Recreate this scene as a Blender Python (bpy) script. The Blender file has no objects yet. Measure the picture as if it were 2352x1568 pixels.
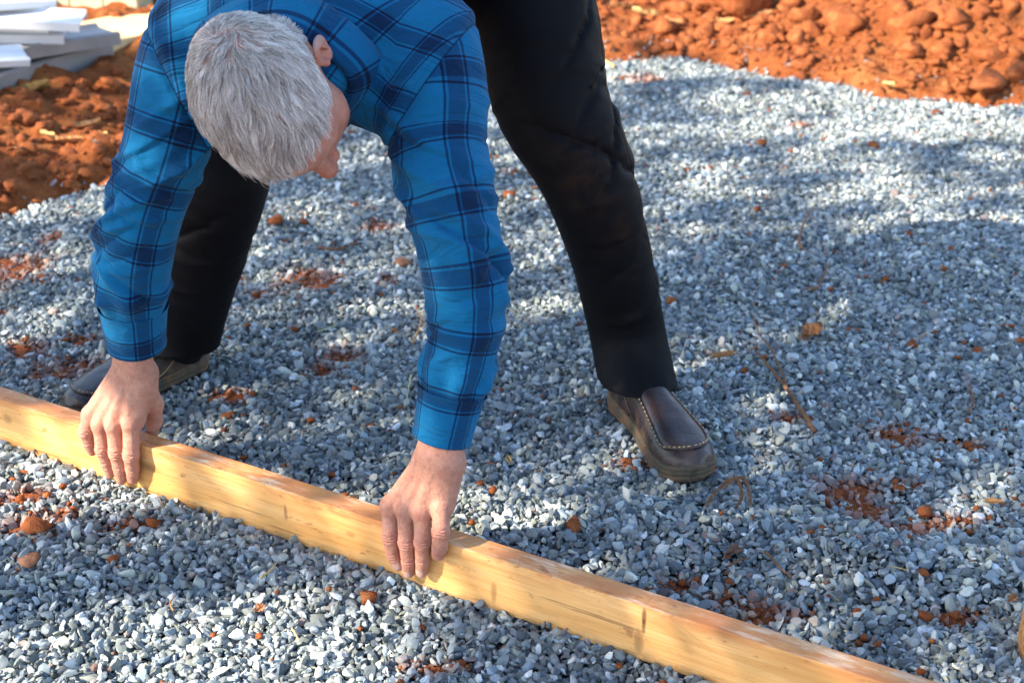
import bpy, math, random
import numpy as np
from mathutils import Vector, Matrix

scene = bpy.context.scene
C = scene.collection
R = math.radians
rng = np.random.default_rng(7)
random.seed(7)

# ------------------------------------------------------------------ camera, sky, sun, exposure
CAM_H, PITCH, LENS = 1.22, R(26.25), 50.0
cd = bpy.data.cameras.new('camera')
cam = bpy.data.objects.new('camera', cd)
C.objects.link(cam)
cam.location = (0, 0, CAM_H)
cam.rotation_euler = (R(90) - PITCH, 0, 0)
cd.lens, cd.sensor_width, cd.clip_start, cd.clip_end = LENS, 36.0, 0.05, 500.0
cd.dof.use_dof = True
cd.dof.focus_distance = 2.0
cd.dof.aperture_fstop = 5.6
scene.camera = cam

SUN_EL = R(34)
SUN_TRAVEL = np.array([0.93, 0.37])            # horizontal direction the light travels
SUN_TRAVEL = SUN_TRAVEL / np.linalg.norm(SUN_TRAVEL)
LDIR = np.array([-SUN_TRAVEL[0] * math.cos(SUN_EL), -SUN_TRAVEL[1] * math.cos(SUN_EL), math.sin(SUN_EL)])  # towards the sun
w = bpy.data.worlds.new('World')
scene.world = w
w.use_nodes = True
nt = w.node_tree
sky = nt.nodes.new('ShaderNodeTexSky')
sky.sky_type = 'NISHITA'
sky.sun_disc = False
sky.sun_elevation = SUN_EL
sky.sun_rotation = math.atan2(LDIR[0], LDIR[1])
sky.air_density, sky.dust_density, sky.ozone_density = 1.0, 0.6, 1.0
bg = nt.nodes['Background']
bg.inputs['Strength'].default_value = 0.15
nt.links.new(sky.outputs['Color'], bg.inputs['Color'])
sd = bpy.data.lights.new('sun', 'SUN')
sd.energy, sd.angle, sd.color = 4.6, R(0.55), (1.0, 0.88, 0.70)
sun = bpy.data.objects.new('sun', sd)
C.objects.link(sun)
sun.location = (-6, -3, 6)
sun.rotation_euler = Vector(LDIR).to_track_quat('Z', 'Y').to_euler()
vs = scene.view_settings
vs.view_transform, vs.look, vs.gamma, vs.exposure = 'Standard', 'None', 1.0, 1.72
vs.use_curve_mapping = False

# ------------------------------------------------------------------ picture geometry helpers (metres)
K = 2352.0 / 2560.0
FD = LENS / 36.0 * 2352.0
CP, SP = math.cos(PITCH), math.sin(PITCH)
CRIGHT = np.array([1.0, 0, 0])
CUP = np.array([0, SP, CP])
CFWD = np.array([0, CP, -SP])
CPOS = np.array([0, 0, CAM_H])
def ray(x, y):
    return CFWD + CRIGHT * ((x - 1176.0) / FD) + CUP * ((784.0 - y) / FD)
def at_y(x, y, Y):
    d = ray(x, y); return CPOS + d * (Y / d[1])
def at_z(x, y, Z=0.0):
    d = ray(x, y); return CPOS + d * ((Z - CAM_H) / d[2])
def at_plane(x, y, p0, n):
    d = ray(x, y); return CPOS + d * (np.dot(p0 - CPOS, n) / np.dot(d, n))
def px_of(P):
    P = np.asarray(P, float) - CPOS
    dep = P @ CFWD
    return np.stack([1176.0 + FD * (P @ CRIGHT) / dep, 784.0 - FD * (P @ CUP) / dep], -1)

# ------------------------------------------------------------------ object helpers
def tag(o, label=None, cat=None, group=None, kind=None):
    if label: o['label'] = label
    if cat: o['category'] = cat
    if group: o['group'] = group
    if kind or cat: o['kind'] = kind or 'thing'
    return o
def mesh_np(name, V, F, smooth=True, uv=None):
    """V (n,3); F list of tuples or an (m,k) int array; uv (loops,2)"""
    me = bpy.data.meshes.new(name)
    V = np.asarray(V, np.float32)
    if isinstance(F, np.ndarray):
        m, k = F.shape
        me.vertices.add(len(V)); me.vertices.foreach_set('co', V.ravel())
        me.loops.add(m * k); me.loops.foreach_set('vertex_index', F.astype(np.int32).ravel())
        me.polygons.add(m)
        me.polygons.foreach_set('loop_start', np.arange(0, m * k, k, dtype=np.int32))
        me.polygons.foreach_set('loop_total', np.full(m, k, np.int32))
        me.update(calc_edges=True)
    else:
        me.from_pydata(V.tolist(), [], F); me.update()
    if uv is not None:
        l = me.uv_layers.new(name='UVMap'); l.data.foreach_set('uv', np.asarray(uv, np.float32).ravel())
    me.polygons.foreach_set('use_smooth', np.full(len(me.polygons), smooth, bool))
    return me
def obj(name, me, mat=None, parent=None, loc=None, rot=None):
    o = bpy.data.objects.new(name, me)
    C.objects.link(o)
    if mat is not None and not len(me.materials): me.materials.append(mat)
    if parent is not None: o.parent = parent
    if loc is not None: o.location = loc
    if rot is not None: o.rotation_euler = rot
    return o
def empty(name, loc=(0, 0, 0), rz=0.0):
    o = bpy.data.objects.new(name, None); C.objects.link(o)
    o.location = loc; o.rotation_euler = (0, 0, rz); o.empty_display_size = 0.1
    return o
def join_np(parts):
    Vs, Fs, n = [], [], 0
    for V, F in parts:
        Vs.append(np.asarray(V)); Fs.append(np.asarray(F) + n); n += len(V)
    return np.concatenate(Vs), np.concatenate(Fs)
def attr(me, name, vals, domain='POINT'):
    a = me.attributes.new(name, 'FLOAT', domain)
    a.data.foreach_set('value', np.asarray(vals, np.float32))

# ------------------------------------------------------------------ noise
def _hash(ix, iy, iz, seed):
    h = (ix.astype(np.int64) * 374761393 + iy.astype(np.int64) * 668265263 + iz.astype(np.int64) * 2147483647 + seed * 1442695041) & 0xFFFFFFFF
    h = ((h ^ (h >> 13)) * 1274126177) & 0xFFFFFFFF
    h = (h ^ (h >> 16)) & 0xFFFF
    return h.astype(np.float32) / 32767.5 - 1.0
def vnoise(p, seed=0):
    p = np.asarray(p, np.float32)
    i = np.floor(p).astype(np.int64); f = p - i
    f = f * f * f * (f * (f * 6 - 15) + 10)
    r = 0
    for dx in (0, 1):
        wx = f[:, 0] if dx else 1 - f[:, 0]
        for dy in (0, 1):
            wy = f[:, 1] if dy else 1 - f[:, 1]
            for dz in (0, 1):
                wz = f[:, 2] if dz else 1 - f[:, 2]
                r = r + wx * wy * wz * _hash(i[:, 0] + dx, i[:, 1] + dy, i[:, 2] + dz, seed)
    return r
def fbm(p, octs=4, seed=0, gain=0.5):
    a, r, q = 1.0, 0, np.asarray(p, np.float32)
    for o in range(octs):
        r = r + a * vnoise(q, seed + o * 17); q = q * 2.03; a *= gain
    return r

# ------------------------------------------------------------------ signed distance tools
def smin(a, b, k):
    h = np.clip(0.5 + 0.5 * (b - a) / k, 0, 1)
    return b + (a - b) * h - k * h * (1 - h)
def smax(a, b, k):
    return -smin(-a, -b, k)
def s_sphere(p, c, r):
    return np.linalg.norm(p - np.asarray(c, np.float32), axis=1) - r
def s_ell(p, c, r):
    r = np.asarray(r, np.float32)
    q = (p - np.asarray(c, np.float32)) / r
    k0 = np.linalg.norm(q, axis=1); k1 = np.linalg.norm(q / r, axis=1) + 1e-9
    return k0 * (k0 - 1) / k1
def s_cone(p, a, b, ra, rb):
    a = np.asarray(a, np.float32); b = np.asarray(b, np.float32); ab = b - a
    t = np.clip((p - a) @ ab / max(float(ab @ ab), 1e-12), 0, 1)
    return np.linalg.norm(p - a - t[:, None] * ab, axis=1) - (ra + (rb - ra) * t)
def surface_nets(D, lo, h):
    S = D < 0
    nx, ny, nz = D.shape
    cnt = np.zeros((nx - 1, ny - 1, nz - 1), np.uint8)
    for dx in (0, 1):
        for dy in (0, 1):
            for dz in (0, 1):
                cnt += S[dx:nx - 1 + dx, dy:ny - 1 + dy, dz:nz - 1 + dz]
    act = np.argwhere((cnt > 0) & (cnt < 8))
    idx = np.full(cnt.shape, -1, np.int32)
    idx[act[:, 0], act[:, 1], act[:, 2]] = np.arange(len(act))
    corners = np.array([[x, y, z] for x in (0, 1) for y in (0, 1) for z in (0, 1)])
    val = np.stack([D[act[:, 0] + c[0], act[:, 1] + c[1], act[:, 2] + c[2]] for c in corners], 1)
    acc = np.zeros((len(act), 3), np.float32); n = np.zeros(len(act), np.float32)
    for a in range(8):
        for b in range(a + 1, 8):
            if np.abs(corners[a] - corners[b]).sum() != 1: continue
            va, vb = val[:, a], val[:, b]
            m = (va < 0) != (vb < 0)
            t = np.where(m, va / np.where(m, va - vb, 1), 0)
            acc += np.where(m[:, None], corners[a] + t[:, None] * (corners[b] - corners[a]), 0); n += m
    V = (act + acc / n[:, None]) * h + lo
    quads = []
    for ax in range(3):
        o1, o2 = [(1, 2), (2, 0), (0, 1)][ax]
        sl0 = [slice(None)] * 3; sl1 = [slice(None)] * 3
        sl0[ax] = slice(0, -1); sl1[ax] = slice(1, None)
        s0, s1 = S[tuple(sl0)], S[tuple(sl1)]
        e = np.argwhere(s0 != s1)
        lim = np.array(cnt.shape)
        ok = (e[:, o1] >= 1) & (e[:, o2] >= 1) & (e[:, o1] < lim[o1]) & (e[:, o2] < lim[o2])
        e = e[ok]
        flip = s1[e[:, 0], e[:, 1], e[:, 2]]
        q = []
        for d1, d2 in ((-1, -1), (0, -1), (0, 0), (-1, 0)):
            c = e.copy(); c[:, o1] += d1; c[:, o2] += d2
            q.append(idx[c[:, 0], c[:, 1], c[:, 2]])
        q = np.stack(q, 1)
        q[flip] = q[flip][:, ::-1]
        quads.append(q)
    return V, np.concatenate(quads)
def sdf_mesh(fn, lo, hi, h, B=8, slack=0.012):
    lo = np.asarray(lo, np.float32); hi = np.asarray(hi, np.float32)
    nb = np.ceil((hi - lo) / (h * B)).astype(int) + 1
    g = np.stack(np.meshgrid(*[np.arange(n) for n in nb], indexing='ij'), -1).reshape(-1, 3)
    cen = (lo + (g + 0.5) * (B * h)).astype(np.float32)
    dc = fn(cen)
    D = dc.reshape(nb).astype(np.float32)
    for a in range(3): D = np.repeat(D, B, a)
    act = g[np.abs(dc) < h * B * 0.87 * 1.25 + slack]
    loc = np.stack(np.meshgrid(*[np.arange(B)] * 3, indexing='ij'), -1).reshape(-1, 3)
    step = max(1, 300000 // (B ** 3))
    for s in range(0, len(act), step):
        ijk = (act[s:s + step, None, :] * B + loc[None]).reshape(-1, 3)
        D[ijk[:, 0], ijk[:, 1], ijk[:, 2]] = fn((lo + ijk * h).astype(np.float32))
    return surface_nets(D, lo, h)
def spline(P, n):
    """Catmull-Rom through rows of P (any width), n samples"""
    P = np.asarray(P, float)
    Q = np.vstack([2 * P[0] - P[1], P, 2 * P[-1] - P[-2]])
    out = []
    for u in np.linspace(0, len(P) - 1 - 1e-6, n):
        i = int(u); t = u - i
        a, b, c, d = Q[i:i + 4]
        out.append(0.5 * (2 * b + (c - a) * t + (2 * a - 5 * b + 4 * c - d) * t * t + (3 * b - a - 3 * c + d) * t ** 3))
    return np.array(out)
class Tube:
    """swept round or elliptical body; rows are x,y,z,rw,rh; 'ref' is the direction of angle zero"""
    def __init__(self, rows, ref, n=28):
        rows = np.asarray(rows, float)
        if rows.shape[1] == 4: rows = np.hstack([rows, rows[:, 3:4]])
        S = spline(rows, n)
        self.P = S[:, :3].astype(np.float32); self.rw = S[:, 3].astype(np.float32); self.rh = S[:, 4].astype(np.float32)
        seg = self.P[1:] - self.P[:-1]
        L = np.linalg.norm(seg, axis=1)
        self.seg, self.L = seg, L
        self.s = np.concatenate([[0], np.cumsum(L)]).astype(np.float32)
        T = np.gradient(self.P, axis=0); T /= np.linalg.norm(T, axis=1)[:, None]
        ref = np.asarray(ref, float)
        e1 = ref - T * (T @ ref)[:, None]; e1 /= np.linalg.norm(e1, axis=1)[:, None]
        self.T = T; self.e1 = e1.astype(np.float32); self.e2 = np.cross(T, e1).astype(np.float32)
    def query(self, p):
        lo = self.P.min(0) - self.rw.max() - .06; hi = self.P.max(0) + self.rw.max() + .06
        m = ((p > lo) & (p < hi)).all(1)
        if m.all(): return self._query(p)
        o = [np.full(len(p), .25, np.float32), np.zeros(len(p), np.float32), np.zeros(len(p), np.float32), np.full(len(p), .1, np.float32)]
        if m.any():
            for a, b in zip(o, self._query(p[m])): a[m] = b
        return o
    def _query(self, p):
        best = np.full(len(p), 1e9, np.float32); bi = np.zeros(len(p), np.int32); bt = np.zeros(len(p), np.float32)
        for i in range(len(self.seg)):
            q = p - self.P[i]
            t = np.clip(q @ self.seg[i] / (self.L[i] ** 2), 0, 1)
            v = q - t[:, None] * self.seg[i]
            d = np.einsum('ij,ij->i', v, v)
            m = d < best
            best[m] = d[m]; bi[m] = i; bt[m] = t[m]
        t = bt[:, None]
        c = self.P[bi] + t * self.seg[bi]
        v = p - c
        e1 = self.e1[bi] * (1 - t) + self.e1[bi + 1] * t
        e2 = self.e2[bi] * (1 - t) + self.e2[bi + 1] * t
        th = np.arctan2(np.einsum('ij,ij->i', v, e2), np.einsum('ij,ij->i', v, e1))
        s = self.s[bi] + bt * self.L[bi]
        rw = self.rw[bi] * (1 - bt) + self.rw[bi + 1] * bt
        rh = self.rh[bi] * (1 - bt) + self.rh[bi + 1] * bt
        rad = rw * rh / np.sqrt((rh * np.cos(th)) ** 2 + (rw * np.sin(th)) ** 2)
        return np.sqrt(best), s, th, rad
    def at(self, s, th, off=0.0):
        s = np.atleast_1d(np.asarray(s, float)); th = np.broadcast_to(np.asarray(th, float), s.shape)
        i = np.clip(np.searchsorted(self.s, s, 'right') - 1, 0, len(self.L) - 1); t = ((s - self.s[i]) / self.L[i])
        g = lambda A: A[i] * (1 - t)[:, None] + A[i + 1] * t[:, None]
        rw = self.rw[i] * (1 - t) + self.rw[i + 1] * t; rh = self.rh[i] * (1 - t) + self.rh[i + 1] * t
        rad = rw * rh / np.sqrt((rh * np.cos(th)) ** 2 + (rw * np.sin(th)) ** 2) + off
        return g(self.P) + (g(self.e1) * np.cos(th)[:, None] + g(self.e2) * np.sin(th)[:, None]) * rad[:, None]
def folds(s, th, lst):
    """cloth folds: each (s0, th0, slope m/rad, half width m, angular reach, height)"""
    r = np.zeros_like(s)
    for s0, t0, k, wd, reach, a in lst:
        dt = np.arctan2(np.sin(th - t0), np.cos(th - t0))
        x = (s - s0 - k * dt - 0.006 * np.sin(dt * 2.3 + s0 * 40)) / wd
        m = (np.abs(x) < 5) & (np.abs(dt) < reach * 1.6)
        if m.any(): r[m] += a * np.exp(-np.abs(x[m]) ** (1.7 if a > 0 else 1.15)) * np.exp(-(dt[m] / reach) ** 4)
    return r
def rand_folds(n, smin_, smax_, seed, amp=(0.002, 0.005), wd=(0.006, 0.012)):
    r = np.random.default_rng(seed)
    out = []
    for _ in range(n):
        out.append((r.uniform(smin_, smax_), r.uniform(-3.1, 3.1), r.uniform(-0.03, 0.03), r.uniform(*wd), r.uniform(0.5, 1.3),
                    r.uniform(*amp) * (1 if r.random() < 0.62 else -1)))
    return out
def tube_mesh(P, rad, k=6, ell=None):
    """swept tube as (V, quads), closed ends"""
    P = np.asarray(P, float); n = len(P)
    rad = np.broadcast_to(np.asarray(rad, float), (n,))
    T = np.gradient(P, axis=0); T /= (np.linalg.norm(T, axis=1)[:, None] + 1e-12)
    ref = np.array([0, 0, 1.0]) if abs(T[0, 2]) < 0.9 else np.array([1.0, 0, 0])
    e1 = ref - T * (T @ ref)[:, None]; e1 /= np.linalg.norm(e1, axis=1)[:, None]
    e2 = np.cross(T, e1)
    a = np.arange(k) * 2 * math.pi / k
    ew = 1.0 if ell is None else ell
    V = P[:, None] + (e1[:, None] * np.cos(a)[None, :, None] + e2[:, None] * (np.sin(a) * ew)[None, :, None]) * rad[:, None, None]
    V = V.reshape(-1, 3)
    i = np.arange(n - 1)[:, None] * k; j = np.arange(k)[None]
    F = np.stack([i + j, i + (j + 1) % k, i + k + (j + 1) % k, i + k + j], -1).reshape(-1, 4)
    V = np.vstack([V, P[0], P[-1]])
    c0, c1 = n * k, n * k + 1
    caps = [[c0, (q + 1) % k, q, c0] for q in range(k)] + [[c1, (n - 1) * k + q, (n - 1) * k + (q + 1) % k, c1] for q in range(k)]
    return V, F, caps
def tube_obj(name, P, rad, mat, parent=None, k=6, ell=None):
    V, F, caps = tube_mesh(P, rad, k, ell)
    fl = [tuple(f) for f in F.tolist()] + [tuple(c[:3]) for c in caps]
    return obj(name, mesh_np(name, V, fl), mat, parent)
# ------------------------------------------------------------------ materials
class NT:
    def __init__(self, name):
        self.m = bpy.data.materials.new(name); self.m.use_nodes = True
        self.t = self.m.node_tree; self.b = self.t.nodes['Principled BSDF']; self.x = 0
    def n(self, typ, **kw):
        d = self.t.nodes.new(typ)
        for k, v in kw.items(): setattr(d, k, v)
        return d
    def L(self, a, b): self.t.links.new(a, b)
    def val(self, v):
        d = self.n('ShaderNodeValue'); d.outputs[0].default_value = v; return d.outputs[0]
    def math(self, op, a, b=None, c=None, clamp=False):
        d = self.n('ShaderNodeMath', operation=op, use_clamp=clamp)
        for i, v in enumerate((a, b, c)):
            if v is None: continue
            if isinstance(v, (int, float)): d.inputs[i].default_value = v
            else: self.L(v, d.inputs[i])
        return d.outputs[0]
    def vec(self, kind='Object', scale=None, rot=None):
        tc = self.n('ShaderNodeTexCoord')
        o = tc.outputs[kind]
        if scale is None and rot is None: return o
        mp = self.n('ShaderNodeMapping'); self.L(o, mp.inputs[0])
        if scale is not None: mp.inputs['Scale'].default_value = scale
        if rot is not None: mp.inputs['Rotation'].default_value = rot
        return mp.outputs[0]
    def noise(self, vec, scale, detail=4, rough=0.55, dist=0.0):
        d = self.n('ShaderNodeTexNoise')
        d.inputs['Scale'].default_value = scale; d.inputs['Detail'].default_value = detail
        d.inputs['Roughness'].default_value = rough; d.inputs['Distortion'].default_value = dist
        if vec is not None: self.L(vec, d.inputs['Vector'])
        return d.outputs[0]
    def ramp(self, fac, stops, interp='LINEAR'):
        d = self.n('ShaderNodeValToRGB'); e = d.color_ramp.elements; d.color_ramp.interpolation = interp
        while len(e) < len(stops): e.new(0.5)
        for q, (p, c) in zip(e, stops):
            q.position = p
            q.color = (c, c, c, 1) if isinstance(c, (int, float)) else (*c, 1)
        self.L(fac, d.inputs[0]); return d.outputs[0]
    def mix(self, fac, a, b, mode='MIX'):
        d = self.n('ShaderNodeMix', data_type='RGBA', blend_type=mode)
        for s, v in ((d.inputs[0], fac), (d.inputs[6], a), (d.inputs[7], b)):
            if isinstance(v, (int, float)): s.default_value = v
            elif isinstance(v, tuple): s.default_value = (*v, 1)
            else: self.L(v, s)
        return d.outputs[2]
    def bump(self, h, strength, dist, prev=None):
        d = self.n('ShaderNodeBump'); d.inputs['Strength'].default_value = strength; d.inputs['Distance'].default_value = dist
        self.L(h, d.inputs['Height'])
        if prev is not None: self.L(prev, d.inputs['Normal'])
        return d.outputs[0]
    def attr(self, name, typ='GEOMETRY'):
        d = self.n('ShaderNodeAttribute', attribute_name=name, attribute_type=typ); return d.outputs['Fac']
    def out(self, col=None, rough=None, normal=None, spec=None, sss=None, sheen=None):
        b = self.b
        for k, v in (('Base Color', col), ('Roughness', rough), ('Normal', normal), ('Specular IOR Level', spec), ('Subsurface Weight', sss), ('Sheen Weight', sheen)):
            if v is None: continue
            if isinstance(v, tuple): b.inputs[k].default_value = (*v, 1)
            elif isinstance(v, (int, float)): b.inputs[k].default_value = v
            else: self.L(v, b.inputs[k])
        return self.m

def make_dirt():
    m = NT('red_clay'); v = m.vec('Object')
    big = m.noise(v, 3.0, 5); mid = m.noise(v, 22, 6, 0.65); fine = m.noise(v, 140, 5, 0.7)
    c = m.ramp(big, [(0.30, (0.27, 0.072, 0.022)), (0.52, (0.38, 0.122, 0.037)), (0.72, (0.46, 0.190, 0.066))])
    c = m.mix(m.ramp(mid, [(0.42, 0.0), (0.62, 1.0)]), c, (0.27, 0.072, 0.020))
    c = m.mix(m.ramp(fine, [(0.60, 0.0), (0.72, 0.7)]), c, (0.62, 0.33, 0.15))
    h = m.math('ADD', m.math('MULTIPLY', mid, 0.7), m.math('MULTIPLY', fine, 0.35))
    return m.out(c, 0.95, m.bump(h, 1.0, 0.035), 0.15)
def make_stone():
    m = NT('crushed_stone'); v = m.vec('Object')
    tone = m.attr('tone', 'INSTANCER'); hue = m.attr('hue', 'INSTANCER')
    c = m.ramp(tone, [(0.0, (0.050, 0.061, 0.070)), (0.30, (0.120, 0.145, 0.160)), (0.62, (0.255, 0.292, 0.308)), (0.85, (0.43, 0.465, 0.475)), (1.0, (0.66, 0.68, 0.68))])
    c = m.mix(m.ramp(hue, [(0.55, 0.0), (1.0, 0.65)]), c, m.mix(1.0, c, (1.16, 1.10, 0.82), 'MULTIPLY'))
    c = m.mix(m.ramp(hue, [(0.0, 0.6), (0.25, 0.0)]), c, m.mix(1.0, c, (0.80, 1.0, 1.20), 'MULTIPLY'))
    g = m.noise(v, 1.6, 6, 0.7); f = m.noise(v, 7.0, 5, 0.75)
    c = m.mix(m.ramp(g, [(0.40, 0.0), (0.66, 0.5)]), c, m.mix(1.0, c, (1.5, 1.5, 1.48), 'MULTIPLY'))
    c = m.mix(m.ramp(f, [(0.56, 0.0), (0.68, 0.45)]), c, m.mix(1.0, c, (0.55, 0.55, 0.56), 'MULTIPLY'))
    dust = m.attr('dust', 'INSTANCER')
    c = m.mix(m.math('MULTIPLY', dust, m.ramp(g, [(0.30, 0.2), (0.62, 1.0)])), c, (0.30, 0.105, 0.050))
    h = m.math('ADD', g, m.math('MULTIPLY', f, 0.5))
    return m.out(c, 0.72, m.bump(h, 0.5, 0.0016), 0.35)
def make_clay_bit(name='clay_lump', pale=False):
    m = NT(name); v = m.vec('Object')
    n1 = m.noise(v, 30, 5, 0.65); n2 = m.noise(v, 190, 4, 0.7)
    c = m.ramp(n1, [(0.3, (0.17, 0.045, 0.017)), (0.55, (0.32, 0.097, 0.033)), (0.75, (0.44, 0.172, 0.064))])
    if pale: c = m.ramp(n1, [(0.3, (0.30, 0.12, 0.06)), (0.7, (0.48, 0.24, 0.14))])
    h = m.math('ADD', n1, m.math('MULTIPLY', n2, 0.5))
    return m.out(c, 0.95, m.bump(h, 0.9, 0.012), 0.15)
KNOTS = [(1.186, 0.068, 0.0040, 0.026, 0.95), (1.180, 0.030, 0.008, 0.028, 0.45), (0.603, 0.052, 0.004, 0.018, 0.55), (0.03, 0.055, 0.012, 0.010, 0.4), (0.96, 0.030, 0.006, 0.020, 0.45),
         (0.52, 0.032, 0.070, 0.0012, 0.6), (1.42, 0.04, 0.010, 0.014, 0.4), (0.72, 0.05, 0.010, 0.006, 0.4)]
def make_beam_wood():
    m = NT('sawn_pine'); v = m.vec('Object')                     # object x runs along the beam
    st = m.vec('Object', (1.2, 14, 14))
    g1 = m.noise(st, 3.0, 6, 0.6, 1.2); st2 = m.vec('Object', (3.0, 120, 120)); g2 = m.noise(st2, 2.0, 4, 0.6)
    bl = m.noise(m.vec('Object', (3, 9, 9)), 1.5, 4)
    c = m.ramp(g1, [(0.28, (0.70, 0.335, 0.105)), (0.5, (0.81, 0.425, 0.150)), (0.72, (0.86, 0.51, 0.215))])
    c = m.mix(m.ramp(g2, [(0.46, 0.0), (0.66, 0.35)]), c, (0.50, 0.220, 0.065))
    c = m.mix(m.ramp(bl, [(0.50, 0.0), (0.68, 0.55)]), c, (0.58, 0.27, 0.07))
    # growth-ring streaks and short dark cracks along the grain
    cr = m.noise(m.vec('Object', (2.2, 60, 60)), 1.3, 3, 0.5, 0.4)
    c = m.mix(m.ramp(cr, [(0.655, 0.0), (0.668, 0.6)]), c, (0.26, 0.115, 0.035))
    # knots
    vo = m.n('ShaderNodeTexVoronoi'); vo.inputs['Scale'].default_value = 1.0
    m.L(m.vec('Object', (3.1, 11, 9)), vo.inputs['Vector'])
    c = m.mix(m.ramp(vo.outputs['Distance'], [(0.035, 0.85), (0.10, 0.35), (0.20, 0.0)]), c, (0.20, 0.085, 0.025))
    for kx, kz, rx, rz, dk in KNOTS:
        sx_ = m.n('ShaderNodeSeparateXYZ'); m.L(m.vec('Object'), sx_.inputs[0])
        wob = m.math('MULTIPLY', m.math('SUBTRACT', m.noise(m.vec('Object'), 60, 4), 0.5), 0.9)
        qx = m.math('POWER', m.math('ABSOLUTE', m.math('DIVIDE', m.math('SUBTRACT', sx_.outputs['X'], kx), rx)), 2)
        qz = m.math('POWER', m.math('ABSOLUTE', m.math('DIVIDE', m.math('SUBTRACT', sx_.outputs['Z'], kz), rz)), 2)
        q_ = m.math('ADD', m.math('SQRT', m.math('ADD', qx, qz)), wob)
        c = m.mix(m.ramp(q_, [(0.30, dk), (0.75, dk * 0.55), (1.0, 0.0)]), c, (0.085, 0.034, 0.012))
    # clay smears: heavy on the upper face and along its arris, specks on the sides
    sep = m.n('ShaderNodeSeparateXYZ'); m.L(v, sep.inputs[0])
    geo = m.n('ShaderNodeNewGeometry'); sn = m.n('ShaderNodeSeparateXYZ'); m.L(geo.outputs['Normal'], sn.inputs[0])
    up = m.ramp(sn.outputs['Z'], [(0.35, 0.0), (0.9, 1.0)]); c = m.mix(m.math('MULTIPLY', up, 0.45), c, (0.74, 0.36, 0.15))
    sm = m.noise(m.vec('Object', (4, 16, 16)), 2.0, 7, 0.72, 0.6)
    smear = m.math('MULTIPLY', up, m.ramp(sm, [(0.42, 0.0), (0.56, 0.8)]))
    c = m.mix(smear, c, (0.58, 0.205, 0.075))
    pale = m.math('MULTIPLY', up, m.ramp(m.noise(m.vec('Object', (5, 30, 30)), 2.6, 6, 0.7), [(0.50, 0.0), (0.60, 0.85)]))
    c = m.mix(pale, c, (0.86, 0.62, 0.42))
    arr = m.math('MULTIPLY', m.ramp(sep.outputs['Z'], [(0.066, 0.0), (0.088, 1.0)]), m.ramp(m.noise(m.vec('Object', (2.5, 12, 12)), 2.2, 6, 0.7, 0.5), [(0.40, 0.0), (0.56, 0.85)]))
    c = m.mix(arr, c, (0.56, 0.20, 0.065))
    bl2 = m.noise(m.vec('Object', (2.0, 6, 6)), 2.7, 5, 0.65, 0.8)
    c = m.mix(m.ramp(bl2, [(0.54, 0.0), (0.66, 0.5)]), c, (0.52, 0.235, 0.06))
    sp = m.noise(m.vec('Object', (12, 26, 26)), 2.4, 6, 0.75)
    c = m.mix(m.ramp(sp, [(0.585, 0.0), (0.64, 0.75)]), c, (0.36, 0.14, 0.05))
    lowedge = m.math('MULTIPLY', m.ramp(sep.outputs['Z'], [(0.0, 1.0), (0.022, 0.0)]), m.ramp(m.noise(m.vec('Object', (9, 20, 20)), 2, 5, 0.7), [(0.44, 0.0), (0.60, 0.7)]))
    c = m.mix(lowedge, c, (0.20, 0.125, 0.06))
    h = m.math('ADD', g2, m.math('MULTIPLY', sm, 0.4))
    return m.out(c, m.ramp(g1, [(0.3, 0.50), (0.7, 0.66)]), m.bump(h, 0.35, 0.003), 0.3)
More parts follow.
